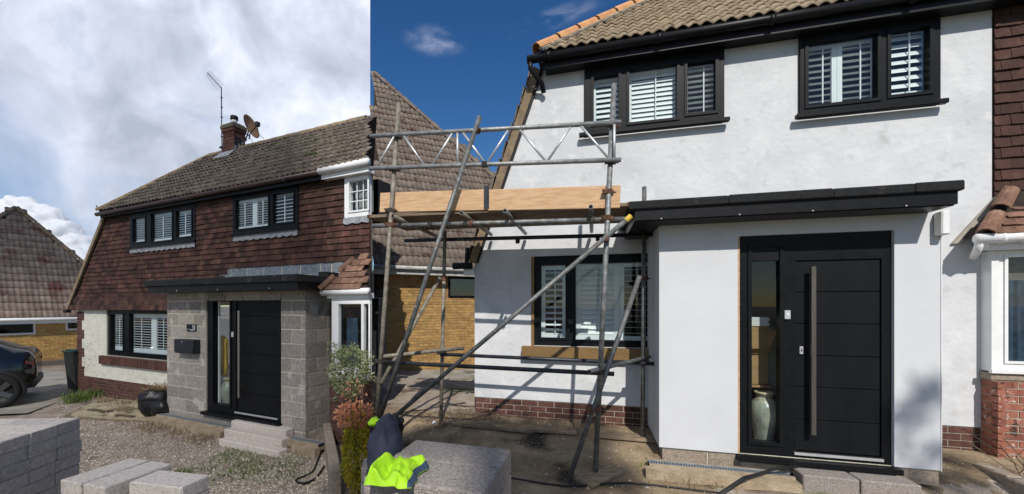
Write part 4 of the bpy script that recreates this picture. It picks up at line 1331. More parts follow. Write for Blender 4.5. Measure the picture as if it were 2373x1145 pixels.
TL2 = roof_tile_meshes("bungalow_tile", .30, .33, .026, 2)
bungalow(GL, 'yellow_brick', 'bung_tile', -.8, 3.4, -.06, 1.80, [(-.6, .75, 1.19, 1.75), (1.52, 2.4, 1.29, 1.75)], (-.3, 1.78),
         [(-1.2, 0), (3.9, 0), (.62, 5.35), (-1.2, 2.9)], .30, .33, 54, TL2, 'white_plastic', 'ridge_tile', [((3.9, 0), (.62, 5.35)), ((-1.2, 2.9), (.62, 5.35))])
for (a, b_, c, d) in [(-.6, .75, 1.19, 1.75), (1.52, 2.4, 1.29, 1.75)]:
    wn_ = window(GL, a + .003, b_ - .003, c + .003, d - .003, -.02, [(a + .06, b_ - .06, c + .06, d - .05)], m='white_plastic', depth=.05, room=.4, bead=.01, glass='glass_dark')
MB().box(-.9, 3.0, -.4, -.05, -.1, .22).obj("low_edging", 'mortar_dark', GL)

# ---- bin, bags, plywood
bn = empty("wheelie_bin", "dark wheelie bin with green lid at the corner of the tile-hung house", "bin", (-9.98, 10.45, .05), rad(-25))
bb_ = MB().add([(-.20, -.22, .08), (.20, -.22, .08), (.20, .22, .08), (-.20, .22, .08), (-.25, -.29, 1.0), (.25, -.29, 1.0), (.25, .29, 1.0), (-.25, .29, 1.0)],
               [(3, 2, 1, 0), (0, 1, 5, 4), (1, 2, 6, 5), (2, 3, 7, 6), (3, 0, 4, 7), (4, 5, 6, 7)]).obj("body", 'bin', bn)
MB().cbox(-.27, .27, -.32, .31, 1.0, 1.035, .01).cbox(-.23, .23, -.26, .26, 1.036, 1.07, .012).obj("lid", 'bin_lid', bn)
MB().tube([(-.22, .34, .97), (.22, .34, .97)], .016, 8).obj("handle", 'bin', bn)
for s in (-1, 1):
    o = MB().lathe([(.10, -.025), (.10, .025)], 18).obj("wheel", 'rubber', bn)
    o.matrix_basis = Matrix.Translation((s * .22, .24, .10)) @ Matrix.Rotation(rad(90), 4, 'Y')
def sack(label, mtx, sx, sy, sz, seed, open_top):
    b = MB()
    n, mrows = 36, 16
    for j in range(mrows + 1):
        t = j / mrows
        r = (.55 + .45 * math.sin(min(1, t * 1.7) * math.pi / 2)) * (1 - .25 * max(0, t - .75) / .25)
        for k in range(n):
            a = 2 * math.pi * k / n
            f = r * (1 + .15 * noise.noise(Vector((math.cos(a) * 1.8, math.sin(a) * 1.8, t * 2.5 + seed))) + .03 * math.sin(9 * a + 7 * noise.noise(Vector((math.cos(a), math.sin(a), t * 2)))) + .05 * noise.noise(Vector((a * 6, t * 10, seed))))
            b.v.append((f * math.cos(a) * sx, f * math.sin(a) * sy, t * sz * (1 + .12 * noise.noise(Vector((math.cos(a), math.sin(a), seed))))))
    for j in range(mrows):
        for k in range(n):
            b.f.append((j * n + k, j * n + (k + 1) % n, (j + 1) * n + (k + 1) % n, (j + 1) * n + k))
    b.f.append(tuple(range(n))[::-1])
    b.f.append(tuple(mrows * n + k for k in range(n)))
    s = b.obj("rubbish_sack", 'bag', None, True, label=label, cat="rubbish sack")
    s.matrix_basis = mtx
    if open_top:
        st_ = MB()
        rr_ = random.Random(seed)
        for i in range(160):
            a = rr_.uniform(0, 6.28); r = rr_.uniform(0, .75)
            c = Vector((r * math.cos(a) * sx, r * math.sin(a) * sy, sz * .94))
            d = Vector((rr_.gauss(0, .5), rr_.gauss(0, .5), rr_.uniform(.1, .8))).normalized() * rr_.uniform(.08, .2)
            st_.tube([c, c + d * .6 + Vector((0, 0, .01)), c + d], .004, 4)
        st_.obj("garden_waste", 'straw', s, kind='stuff')
    return s
bgp = mHL @ Vector((4.25, -.42, 0))
sack("open black rubbish sack full of dry garden waste against the plinth", Matrix.Translation((bgp.x, bgp.y, .04)) @ Matrix.Rotation(.4, 4, 'Z'), .31, .27, .54, 2.0, True)
bgp2 = mHL @ Vector((4.58, -.50, 0))
sack("slumped closed black rubbish sack beside the block porch", Matrix.Translation((bgp2.x, bgp2.y, .04)) @ Matrix.Rotation(1.4, 4, 'Z'), .17, .2, .36, 5.0, False)
pl = empty("plywood_sheets", "rotting pile of weathered plywood sheets lying in front of the brick plinth", "plywood pile", (-7.6, 8.6, .03), 0)
def ply_sheet(poly, z, th, seed, m):
    """irregular sheet: poly in plan, torn edge"""
    b = MB()
    pts = []
    n = len(poly)
    rr_ = random.Random(seed)
    for i in range(n):
        a, c = Vector(poly[i]), Vector(poly[(i + 1) % n])
        for k in range(9):
            p = a.lerp(c, k / 9)
            pts.append((p.x + rr_.uniform(-.03, .03), p.y + rr_.uniform(-.03, .03)))
    cx = sum(p[0] for p in pts) / len(pts); cy = sum(p[1] for p in pts) / len(pts)
    rings = [1.0, .75, .5, .25]
    N_ = len(pts)
    for s in rings:
        for (x, y) in pts:
            X, Y = cx + (x - cx) * s, cy + (y - cy) * s
            b.v.append((X + 7.6, Y - 8.6, z + th + .02 * noise.noise(Vector((X * 2, Y * 2, seed)))))
    b.v.append((cx + 7.6, cy - 8.6, z + th))
    for (x, y) in pts:
        b.v.append((x + 7.6, y - 8.6, z - .01))
    for r in range(3):
        for i in range(N_):
            b.f.append((r * N_ + i, r * N_ + (i + 1) % N_, (r + 1) * N_ + (i + 1) % N_, (r + 1) * N_ + i))
    for i in range(N_):
        b.f.append((3 * N_ + i, 3 * N_ + (i + 1) % N_, 4 * N_))
        b.f.append((4 * N_ + 1 + i, 4 * N_ + 1 + (i + 1) % N_, (i + 1) % N_, i))
    return b.obj("plywood_sheet", m, pl)
pc = [(-7.95, 7.92), (-6.05, 7.55), (-6.0, 8.62), (-8.05, 9.45), (-8.45, 8.9)]
ply_sheet(pc, .0, .045, 1, 'ply_edge')
ply_sheet([(x + .08, y + .03) for x, y in pc], .035, .022, 2, 'ply')
ply_sheet([(-7.8, 8.15), (-6.3, 7.85), (-6.2, 8.5), (-7.9, 9.2)], .062, .02, 3, 'ply')
ply_sheet([(-7.3, 8.2), (-6.9, 8.1), (-6.85, 8.35), (-7.2, 8.5)], .088, .015, 4, 'ply_edge')
ply_sheet([(-7.75, 8.2), (-7.2, 8.02), (-7.15, 8.1), (-7.7, 8.3)], .085, .02, 5, 'bark')
ply_sheet([(-6.9, 7.85), (-6.5, 7.75), (-6.48, 7.82), (-6.9, 7.93)], .07, .02, 6, 'bark')

# ---- car
car = empty("parked_car", "dark hatchback car parked on the drive, only its rear wheel and tail in view", "car", (-10.25, 9.62, .05), rad(222))
def car_station(x):  # (half width low, half width belt, z low, z belt, half width roof, z roof)
    L_ = 4.7
    def interp(tab):
        for (xa, va), (xb, vb) in zip(tab, tab[1:]):
            if xa <= x <= xb:
                t = (x - xa) / (xb - xa); t = t * t * (3 - 2 * t)
                return va + (vb - va) * t
        return tab[-1][1]
    hw = interp([(0, .80), (.12, .90), (.5, .95), (3.6, .95), (4.4, .85), (4.7, .6)])
    zl = interp([(0, .42), (.15, .32), (.6, .24), (4.2, .24), (4.7, .35)])
    zb = interp([(0, .98), (.10, 1.02), (1.2, 1.0), (3.2, .98), (4.3, .80), (4.7, .6)])
    zr = interp([(0, 1.02), (.06, 1.14), (.16, 1.19), (.95, 1.50), (1.8, 1.60), (2.5, 1.57), (3.6, 1.03), (4.7, .62)])
    hr = interp([(0, .72), (.16, .70), (1.0, .62), (2.4, .62), (3.6, .8), (4.7, .55)])
    return hw, zl, zb, max(zr, zb + .01), hr
sx_ = [0, .03, .08, .16, .3, .5, .7, .95, 1.2, 1.5, 1.8, 2.2, 2.6, 3.0, 3.4, 3.8, 4.2, 4.5, 4.7]
body = MB()
for x in sx_:
    hw, zl, zb, zr, hr = car_station(x)
    half = [(hw * .85, zl), (hw * .97, zl + .08), (hw, (zl + zb) / 2), (hw * .985, zb - .12), (hw * .95, zb), (hr * .55 + hw * .42, zb + (zr - zb) * .5), (hr, zr - (zr - zb) * .08), (hr * .75, zr), (0, zr + .012)]
    ring = [(x, y, z) for y, z in half] + [(x, -y, z) for y, z in half[-2::-1]]
    body.v += ring
nr_ = 17
for i in range(len(sx_) - 1):
    for k in range(nr_ - 1):
        body.f.append((i * nr_ + k, i * nr_ + k + 1, (i + 1) * nr_ + k + 1, (i + 1) * nr_ + k))
    body.f.append((i * nr_ + nr_ - 1, i * nr_, (i + 1) * nr_, (i + 1) * nr_ + nr_ - 1))
body.f.append(tuple(range(nr_))[::-1])
body.f.append(tuple((len(sx_) - 1) * nr_ + k for k in range(nr_)))
body.obj("body", 'car', car, True)
def on_side(x, s, t, off=.012, side=1):
    """point on the car's flank: t 0..1 from belt to roof"""
    hw, zl, zb, zr, hr = car_station(x)
    y0, z0_, y1, z1_ = hw * .95, zb, hr, zr - (zr - zb) * .08
    return (x, side * (y0 + (y1 - y0) * t + off + .03 * math.sin(t * math.pi)), z0_ + (z1_ - z0_) * t)
for side in (-1, 1):
    for (xa, xb) in ((.55, 1.35), (1.42, 2.35), (2.42, 3.3)):
        gl_ = MB()
        for i in range(7):
            x = xa + (xb - xa) * i / 6
            gl_.v += [on_side(x, 0, .10, .012, side), on_side(x, 0, .5, .016, side), on_side(x, 0, .88, .012, side)]
        for i in range(6):
            gl_.f += [(i * 3, i * 3 + 3, i * 3 + 4, i * 3 + 1), (i * 3 + 1, i * 3 + 4, i * 3 + 5, i * 3 + 2)]
        gl_.obj("side_window", 'car_trim' if False else 'glass_dark', car)
    for wx in (.52, 3.45):
        arch = MB()
        n = 20
        for k in range(n + 1):
            a = math.pi * (k / n * 1.16 - .08)
            c, s = math.cos(a), math.sin(a)
            for r_, y_ in ((.36, .93), (.43, .965), (.44, .90)):
                arch.v.append((wx + c * r_, side * y_, .36 + s * r_))
        for k in range(n):
            for j in range(2):
                arch.f.append((k * 3 + j, k * 3 + j + 1, k * 3 + 4 + j, k * 3 + 3 + j))
        arch.obj("wheel_arch", 'car_trim', car, True)
        ty = MB().lathe([(.22, -.11), (.30, -.12), (.345, -.10), (.36, -.06), (.36, .06), (.345, .10), (.30, .12), (.255, .105)], 40, caps=False).obj("tyre", 'rubber', car, True)
        ty.matrix_basis = Matrix.Translation((wx, side * .875, .36)) @ Matrix.Rotation(rad(90) * side * -1, 4, 'X')
        MB().lathe([(.001, .055), (.235, .05), (.25, .085), (.262, .10), (.262, .04)], 40, caps=False).obj("rim", 'black', ty, True)
        for k in range(5):
            a0 = 2 * math.pi * k / 5
            sp = MB()
            pa = [(.05, -.05), (.05, .05), (.24, .085), (.245, -.02)]
            vs = [(math.cos(a0) * u - math.sin(a0) * v, math.sin(a0) * u + math.cos(a0) * v, .075 + .025 * (u > .1)) for u, v in pa]
            sp.add(vs + [(x_, y_, z_ - .02) for x_, y_, z_ in vs], [(0, 1, 2, 3), (0, 4, 5, 1), (1, 5, 6, 2), (2, 6, 7, 3), (3, 7, 4, 0)]).obj("spoke", 'rim', ty)
        MB().lathe([(.001, .10), (.04, .098), (.05, .085)], 16).obj("hub_cap", 'rim', ty, True)
    tlm = MB()
    for i in range(5):
        x = .0 + i * .03
        hw, zl, zb, zr, hr = car_station(x)
        for z in (zb - .12, zb - .05):
            tlm.v.append((x - .008, side * (hw * .99 + .010), z))
    for i in range(4):
        tlm.f.append((i * 2, i * 2 + 2, i * 2 + 3, i * 2 + 1))
    tlm.obj("tail_light", 'tail', car)
MB().add([(-.012, -.72, .98), (-.012, .72, .98), (.05, .70, 1.09), (.05, -.70, 1.09)], [(0, 1, 2, 3)]).obj("rear_light_bar", 'tail', car)
MB().cbox(-.03, .12, -.78, .78, .36, .52, .02).obj("bumper", 'car_trim', car)

# ---- stacks of concrete blocks in the left foreground
def block_mesh(key, l, w, h, seed):
    k = (key, l, w, h, seed)
    if k not in _cache:
        b = MB().cbox(-l / 2, l / 2, -w / 2, w / 2, 0, h, .006)
        rr_ = random.Random(seed)
        b.v = [(x + rr_.uniform(-.002, .002), y + rr_.uniform(-.002, .002), z + rr_.uniform(-.0015, .0015)) for x, y, z in b.v]
        _cache[k] = b.mesh("concrete_block")
    return _cache[k]
def conc(label, group, x, y, z, rz, m='block_light', l=.44, w=.215, h=.1, seed=0):
    return put("concrete_block", block_mesh(m, l, w, h - .002, seed % 5), m, None, Matrix.Translation((x, y, z)) @ Matrix.Rotation(rz, 4, 'Z'), label, "concrete block", group)
C0 = Vector((-3.46, 3.6, 0)); t_ = Vector((.06, -.998, 0)); s_ = Vector((-.998, -.06, 0))
TOPZ = 1.226
pos = ["farthest", "second farthest", "second nearest", "nearest"]
crs = ["top", "second", "third", "fourth", "fifth", "sixth", "seventh"]
yaw = math.atan2(s_.y, s_.x)
for c in range(12):
    z = TOPZ - (c + 1) * .1
    for i in range(4):
        for j in range(2):
            jit = R_.uniform(-.008, .008)
            shift = .012 * math.sin(c * 2.1)
            p = C0 + t_ * (.1075 + i * .218 + shift) + s_ * (.22 + j * .445 + jit)
            if j == 0 and c < 7:
                lab = f"pale block in the tall left stack, {crs[c]} course, {pos[i]} of its row"
            elif j == 1 and c == 0:
                lab = f"pale concrete block on top of the tall left stack, inner row, {pos[i]} from the house" if False else f"pale concrete block atop the tall left stack, inner row, {pos[i]} one"
            else:
                lab = "pale concrete block buried low or deep in the tall left stack"
            conc(lab, "concrete blocks in the tall left stack", p.x, p.y, z, yaw + R_.uniform(-.012, .012), seed=c * 3 + i)
T2 = 1.0
for c in range(10):
    z = T2 - (c + 1) * .1
    spec = [(-2.705, 3.02, rad(72), "pale concrete block on the low front stack, left of its pair"), (-2.485, 2.955, rad(72), "pale concrete block on the low front stack, middle between two others"),
            (-2.13, 2.865, rad(-12), "pale concrete block on the low front stack, turned lengthwise at the right end")]
    for k, (x, y, r, lab) in enumerate(spec):
        conc(lab if c == 0 else "pale concrete block hidden under the low front stack's top course", "concrete blocks in the low front stack", x, y, z, r + R_.uniform(-.01, .01) * (c > 0), seed=c + k)

# ---- loose stones, weeds and grass on the left plot
def stones(name, n, region, m, r0, r1, seed, zf=gz):
    b = MB()
    rr_ = random.Random(seed)
    i = 0
    while i < n:
        x, y = region(rr_)
        z = zf(x, y)
        r = r0 + (r1 - r0) * rr_.random() ** 2.5
        i += 1
        pts = []
        for (ux, uy, uz) in ((1, 0, 0), (-.5, .87, 0), (-.5, -.87, 0), (.1, .1, .75), (0, 0, -.4)):
            k = r * rr_.uniform(.65, 1.25)
            pts.append((ux * k, uy * k, uz * k * .8))
        a = rr_.uniform(0, 6.28)
        ca, sa = math.cos(a), math.sin(a)
        b.add([(x + px * ca - py * sa, y + px * sa + py * ca, z + pz + r * .15) for px, py, pz in pts], [(0, 1, 3), (1, 2, 3), (2, 0, 3), (1, 0, 4), (2, 1, 4), (0, 2, 4)])
    return b.obj(name, m, None, kind='stuff')
def reg_left(rr_):
    while True:
        y = 4.7 + 4.2 * rr_.random() ** 1.4
        x = rr_.uniform(-1.02, -.30) * y
        p = Vector((x, y, 0)) - OL
        if p.dot(nL) > .62 and q_of(x, y) < -.45:
            return x, y
stones("gravel", 15000, reg_left, 'stone', .007, .026, 1)
stones("rubble", 260, reg_left, 'stone', .02, .045, 2)
def blades(name, n, region, m, h, seed, zf=gz, spread=.6, w=.005):
    b = MB()
    rr_ = random.Random(seed)
    for i in range(n):
        x, y = region(rr_)
        z = zf(x, y) - .005
        hh = h * rr_.uniform(.4, 1.3)
        d = Vector((rr_.gauss(0, spread), rr_.gauss(0, spread), 1)).normalized() * hh
        sd_ = Vector((d.y + .01, -d.x, 0)).normalized() * w
        p = Vector((x, y, z))
        mid = p + d * .55 + Vector((0, 0, hh * .08))
        b.add([p - sd_, p + sd_, mid + sd_ * .7, mid - sd_ * .7, p + d], [(0, 1, 2, 3), (3, 2, 4)])
    return b.obj(name, m, None, kind='stuff')
def clump(cs):
    def f(rr_):
        cx, cy, r = rr_.choice(cs)
        return cx + rr_.gauss(0, r), cy + rr_.gauss(0, r)
    return f
blades("grass", 1700, clump([(-3.55, 6.0, .16), (-3.2, 5.7, .2), (-3.0, 5.4, .15), (-2.6, 5.7, .2), (-3.8, 5.3, .1), (-3.4, 5.5, .25), (-2.5, 5.3, .2)]), 'grass', .055, 4)
blades("grass", 500, clump([(-9.1, 9.5, .16), (-8.9, 9.2, .14), (-8.8, 9.7, .1)]), 'grass', .22, 5, w=.008)
blades("grass", 260, clump([(-11.4, 12.6, .25), (-10.9, 12.0, .2)]), 'grass', .14, 6, w=.01)
blades("dry_weeds", 700, clump([(mHL @ Vector((a, -.95, 0))).to_tuple()[:2] + (.12,) for a in (4.9, 5.3, 5.8, 6.3, 6.6)] + [(-2.75, 6.35, .12), (-2.5, 6.1, .15)]), 'weed_dry', .13, 7)
blades("dry_weeds", 240, clump([(mHL @ Vector((a, -.28, 0))).to_tuple()[:2] + (.1,) for a in (1.0, 2.0, 2.8, 3.6)]), 'weed_dry', .2, 8, w=.006)
# ================================================================== RIGHT PLOT: the same kind of house with white rendered walls
HR = empty("semi_detached_house", "white rendered house with black windows and black front door behind the scaffold", "house", (OR.x, OR.y, .725), TR)
NR = empty("neighbouring_house", "neighbour's half with dark brown hung tiles and white bay at the white rendered wall's edge", "house", (OR.x, OR.y, .725), TR)
mHR = wm(HR)
PTY = 5.775
def vergeR(z): return .065 + (z - 2.224) * .868 / 2.478
gfo = (.82, 2.60, .93, 2.17)
wr = MB().wall(0, PTY, .165, 2.22, 0, .22, [gfo, (2.7, 4.6, .0, 2.3)])
wr.wall(.935, PTY, 2.22, 4.74, 0, .22, [(1.536, 3.206, 3.78, 4.67), (4.0, 5.313, 3.73, 4.67)])
wr.prism([(.065, 2.22), (.935, 2.22), (.935, 4.705)], 0, .22)
wr.box(0, .22, .22, 2.7, .165, 2.22)
wr = wr.obj("rendered_wall", 'render', HR)
pb = MB().box(.02, PTY, .014, .2, -.35, .1645).obj("plinth", 'mortar', HR)
pieces(pb, "brick", courses(.015, PTY, -.215, .16, .215, .065, .01, .01, meshes=BRW, y=.006, jit=.002), 'brown_brick')
# gable-side steep roof with its black edge and tile ends
MB().prism([(.03, 2.10), (.95, 4.73), (.86, 4.80), (-.075, 2.13)], -.055, 2.6).obj("side_roof", 'ridge_tile', HR)
MB().prism([(.055, 2.10), (.985, 4.73), (.95, 4.73), (.03, 2.10)], -.035, -.001).obj("verge_trim", 'black', HR)
vt = []
for k in range(11):
    t = k / 11
    vt.append((.86 * t - .085 * (1 - t) + .0, 2.13 + 2.67 * t))
b = MB()
dv_ = Vector((.935, 0, 2.67)).normalized()
for (x, z) in vt:
    p = Vector((x, -.05, z)); n_ = Vector((-dv_.z, 0, dv_.x))
    q0, q1 = p + n_ * .006, p + dv_ * .235 + n_ * .026
    b.add([q0, q0 + n_ * .02, q1 + n_ * .02, q1, q0 + Vector((0, .4, 0)), q0 + n_ * .02 + Vector((0, .4, 0)), q1 + n_ * .02 + Vector((0, .4, 0)), q1 + Vector((0, .4, 0))],
          [(0, 3, 2, 1), (1, 2, 6, 5), (0, 1, 5, 4), (3, 7, 6, 2)])
b.obj("verge_tile_ends", 'roof_tile', HR)
MB().tube([(-.02, -.08, 2.06), (-.30, -.08, 2.06)], .05, 10).tube([(-.10, -.08, 2.05), (-.10, -.04, 2.32)], .03, 8).obj("side_gutter", 'black', HR, True)
MB().box(-.16, -.001, -.03, .1, 1.93, 2.04).obj("soffit_box", 'white_plastic', HR)
# eaves
MB().box(1.03, PTY + .4, -.175, -.0015, 4.665, 4.70).obj("soffit", 'fascia_black', HR)
MB().box(1.01, PTY + .4, -.20, -.1755, 4.655, 4.82).obj("fascia", 'fascia_black', HR)
g = MB().tube([(.80, -.25, 4.775), (PTY + .42, -.25, 4.805)], .055, 12)
for x in (1.05, 2.4, 3.6, 4.9):
    g.tube([(x, -.25, 4.785), (x + .06, -.25, 4.785)], .062, 12)
g.tube([(.84, -.25, 4.77), (.84, -.25, 4.66), (.98, -.12, 4.50), (1.0, -.06, 4.40)], .034, 10)
g.obj("gutter", 'fascia_black', HR, True)
MB().tube([(.98, -.22, 4.90), (.98, -.24, 4.98), (.95, -.25, 5.02), (.92, -.25, 4.99), (.93, -.25, 4.96)], .008, 6).obj("hip_iron", 'coupler', HR)
# roof
EYR, EZR = -.27, 4.83
slr = 2.3
ca, sa = math.cos(rad(46)), math.sin(rad(46))
rfr = MB().add([(.93, EYR, EZR), (PTY + .42, EYR, EZR), (PTY + .42, EYR + slr * ca, EZR + slr * sa), (2.95, EYR + slr * ca, EZR + slr * sa), (.93, 2.9, EZR), (PTY + .42, 2.9, EZR)],
               [(0, 1, 2, 3), (0, 3, 4), (3, 2, 5, 4)]).obj("roof", 'batten', HR)
hipx = lambda s: .94 + s * .885
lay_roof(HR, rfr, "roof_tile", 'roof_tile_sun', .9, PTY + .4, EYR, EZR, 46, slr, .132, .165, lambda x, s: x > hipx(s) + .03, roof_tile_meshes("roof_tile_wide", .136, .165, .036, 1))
ridge_row(rfr, "hip_tile", 'ridge_terracotta', (.93, EYR - .02, EZR + .035), (hipx(slr), EYR + slr * ca, EZR + slr * sa + .045), .085, .36)
mb_ = MB()
for k in range(40):
    s = k / 40 * slr
    x = hipx(s) + .085 + R_.uniform(-.01, .01)
    c = Vector((x, EYR + s * ca - .02, EZR + s * sa + .055))
    mb_.obox(Matrix.Translation(c) @ Matrix.Rotation(rad(46), 4, 'X') @ Matrix.Rotation(-.75 + R_.uniform(-.2, .2), 4, 'Z'), R_.uniform(.03, .045), .05, R_.uniform(.012, .02))
mb_.obj("hip_mortar", 'mortar', rfr, kind='stuff')
# upper windows
w1 = window(HR, 1.54, 3.204, 3.79, 4.664, -.045, [(1.655, 1.975, 3.90, 4.53), (2.10, 2.672, 3.865, 4.56), (2.785, 3.108, 3.895, 4.53)], depth=.10, bead=.03)
MB().cbox(1.47, 3.25, -.11, -.046, 3.735, 3.785, .006).obj("sill", 'frame_black', w1)
shutter(w1, 1.64, 2.04, 3.88, 4.56, .058, 1.0, 8, True, False, .05, .075)
shutter(w1, 2.085, 2.74, 3.85, 4.59, .058, 1.1, 10, True, True, .055, .075)
shutter(w1, 2.78, 3.17, 3.87, 4.56, .058, -.02, 9, True, True, .035, .06)
w2 = window(HR, 4.003, 5.31, 3.735, 4.664, -.045, [(4.075, 4.745, 3.83, 4.57), (4.86, 5.215, 3.845, 4.57)], depth=.10, bead=.03)
MB().cbox(3.94, 5.345, -.11, -.046, 3.68, 3.73, .006).obj("sill", 'frame_black', w2)
shutter(w2, 4.07, 4.41, 3.82, 4.59, .058, .05, 9, True, True, .05, .06)
shutter(w2, 4.413, 4.80, 3.82, 4.59, .058, .0, 9, True, True, .05, .06)
shutter(w2, 4.855, 5.27, 3.84, 4.59, .058, .98, 8, True, True, .012, .08)
# ground floor window with bronze sill and reveal
w3 = window(HR, .86, 2.60, .935, 2.165, .032, [(.95, 1.29, 1.04, 2.05), (1.42, 2.575, 1.02, 2.06)], depth=.07, bead=.03)
shutter(w3, .945, 1.30, 1.03, 2.06, .098, .5, 11, True, True, .06, .065)
shutter(w3, 1.415, 1.995, 1.01, 2.07, .098, 1.05, 13, True, False, .075, .09)
shutter(w3, 1.998, 2.58, 1.01, 2.07, .098, -.04, 12, True, True, .055, .07)
MB().cbox(.70, 2.62, -.115, .031, .775, .925, .004).obj("bronze_sill", 'gold', w3)
MB().box(.8205, .8595, -.012, .12, .926, 2.168).obj("bronze_reveal", 'gold', w3)
MB().box(.8205, 2.60, .01, .15, 2.1685, 2.1695).obj("head_lining", 'black', w3)
# porch
PR = -.9
pw = MB().wall(2.33, 4.76, -.055, 2.40, PR, PR + .14, [(3.10, 4.40, -.2, 2.205)])
pw.box(4.62, 4.7599, PR + .14, -.0015, -.055, 2.40).box(2.3301, 2.47, PR + .14, -.0015, -.055, 2.40)
pw = pw.obj("porch_wall", 'render_fresh', HR)
MB().box(3.086, 3.0995, PR - .004, PR + .10, -.05, 2.19).obj("board_edge", 'pine', pw)
MB().tube([(4.752, PR - .003, -.06), (4.752, PR - .003, 2.30)], .005, 6).obj("corner_bead", 'white_plastic', pw)
pp = MB().box(2.37, 4.745, PR + .03, -.02, -.42, -.0555).obj("porch_plinth", 'mortar_yellow', HR)
pieces(pp, "concrete_block", courses(2.365, 3.12, -.29, -.06, .44, .215, .012, .01, meshes=BLK, y=PR + .02) + courses(4.42, 4.75, -.29, -.06, .44, .215, .012, .01, meshes=BLK, y=PR + .02)
       + courses(.06, .86, -.29, -.06, .44, .215, .012, .01, meshes=BLK, org=(2.36, 0), ang=rad(-90)), 'plinth_block')
pr = MB()
xk = [1.985, 2.9, 3.75, 4.35, 4.69]
for i in range(4):
    e = .004 * (i % 2)
    pr.cbox(xk[i], xk[i + 1] - .001, PR - .345 - e, .0 - .0015, 2.47 + e * .5, 2.555 + e, .010)
pr = pr.obj("porch_roof", 'felt', HR)
MB().box(2.05, 4.66, PR - .315, -.003, 2.36, 2.4695).obj("fascia", 'fascia_black', pr)
MB().box(2.08, 4.65, PR - .29, -.005, 2.35, 2.3595).obj("soffit", 'fascia_black', pr)
MB().cbox(4.692, 4.757, PR - .10, PR - .004, 2.13, 2.349, .01).obj("end_bracket", 'white_plastic', pr)
for k, x in enumerate((2.3, 3.0, 3.6, 4.3)):
    MB().lathe([(.005, 0), (.008, .003), (.004, .007)], 8).obj("fixing", 'silver', pr).matrix_basis = Matrix.Translation((x, PR - .316, 2.365)) @ Matrix.Rotation(rad(90), 4, 'X')
front_door(HR, 3.112, 4.395, -.06, 2.20, PR + .035, (3.215, 3.472, .075, 2.09), (3.615, 4.32, .01, 1.94), (.2, 1.87, 3.735), 3.535, 3.665, [.33, .66, .98, 1.30, 1.62], 1.39, 1.03, 'handle_dark')
MB().box(3.112, 4.395, PR + .036, PR + .05, 1.945, 2.19).obj("door_head", 'door_black', HR)
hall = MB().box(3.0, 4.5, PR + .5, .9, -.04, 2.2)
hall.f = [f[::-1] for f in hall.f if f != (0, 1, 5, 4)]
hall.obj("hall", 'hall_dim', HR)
MB().box(2.9, 4.6, PR + .14, PR + .5, -.05, -.02).obj("hall_floor", 'hall', HR)
MB().box(3.505, 3.95, PR + .46, PR + .49, -.02, 1.25).obj("hall_panel", 'hall', HR)
MB().box(3.135, 3.21, PR + .115, PR + .14, -.04, 1.7).obj("door_lining", 'white_plastic', HR)
vase("tall glazed vase with cream rim behind the sidelight of the white porch", mHR @ Matrix.Translation((3.43, PR + .30, -.02)), .82)
bx1 = MB().cbox(-.13, .13, -.1, .1, 0, .34, .004).obj("cardboard_box", 'card', None, label="lower cardboard box stacked behind the sidelight of the white porch", cat="cardboard box")
bx1.matrix_basis = mHR @ Matrix.Translation((3.34, PR + .42, .62)) @ Matrix.Rotation(.25, 4, 'Z')
MB().add([(-.13, -.102, .34), (.13, -.102, .34), (.15, -.19, .40), (-.11, -.19, .40)], [(0, 1, 2, 3)]).obj("flap", 'card', bx1)
bx2 = MB().cbox(-.12, .12, -.1, .1, 0, .30, .004).obj("cardboard_box", 'card', None, label="upper cardboard box under a white paper stack behind the white porch sidelight", cat="cardboard box")
bx2.matrix_basis = mHR @ Matrix.Translation((3.35, PR + .42, .962)) @ Matrix.Rotation(.1, 4, 'Z')
MB().add([(.10, -.102, .0), (.12, -.102, .0), (.17, -.18, .24), (.12, -.102, .28)], [(0, 1, 2, 3)]).obj("flap", 'card', bx2)
sh_ = MB().box(3.18, 3.50, PR + .30, PR + .56, .59, .615).box(3.18, 3.20, PR + .3, PR + .56, -.02, .59).box(3.48, 3.50, PR + .42, PR + .56, -.02, .59)
sh_.obj("hall_table", 'card', None, label="small wooden table under the cardboard boxes behind the white porch sidelight", cat="table").matrix_basis = mHR
pa = MB()
for k in range(6):
    pa.obox(Matrix.Translation((3.37 + .012 * math.sin(k * 2), PR + .40, 1.268 + k * .016)) @ Matrix.Rotation(.1 * math.sin(k * 3), 4, 'Z'), .11, .09, .007)
pa.obj("paper_stack", 'paper', None, label="stack of white paper on the upper cardboard box behind the sidelight", cat="paper").matrix_basis = mHR
# steps and drain at the porch
ds = empty("door_step", "rough concrete block step below the sill of the sunny black door", "step", mHR @ Vector((3.9, PR - .2, -.30)), TR)
for i, (a, b_) in enumerate(((-.36, .08), (.095, .535))):
    MB().cbox(a, b_, -.085, .125, .0, .185, .010).obj("step_block", 'block_sun', ds)
drain("slotted drain channel at the foot of the white porch", 2.2, 3.5, PR - .16, -.165, mHR)
MB().box(2.15, 3.5, PR - .36, PR - .238, -.42, -.185).obj("drain_haunch", 'concrete_tan', None, label="tan concrete edge along the drain channel of the white porch", cat="concrete edge").matrix_basis = mHR
cb_ = empty("black_cable", "black cable lying across the drain channel to the door step", "cable", mHR @ Vector((3.2, PR - .3, -.2)), TR)
MB().tube([(-.62, -.52, -.06), (-.2, -.16, .06), (.1, .06, .095), (.34, .12, .125)], .013, 8).tube([(-.60, -.48, -.055), (-.2, -.13, .064), (.12, .05, .10), (.33, .145, .128)], .010, 8).obj("cable", 'hose', cb_, True)

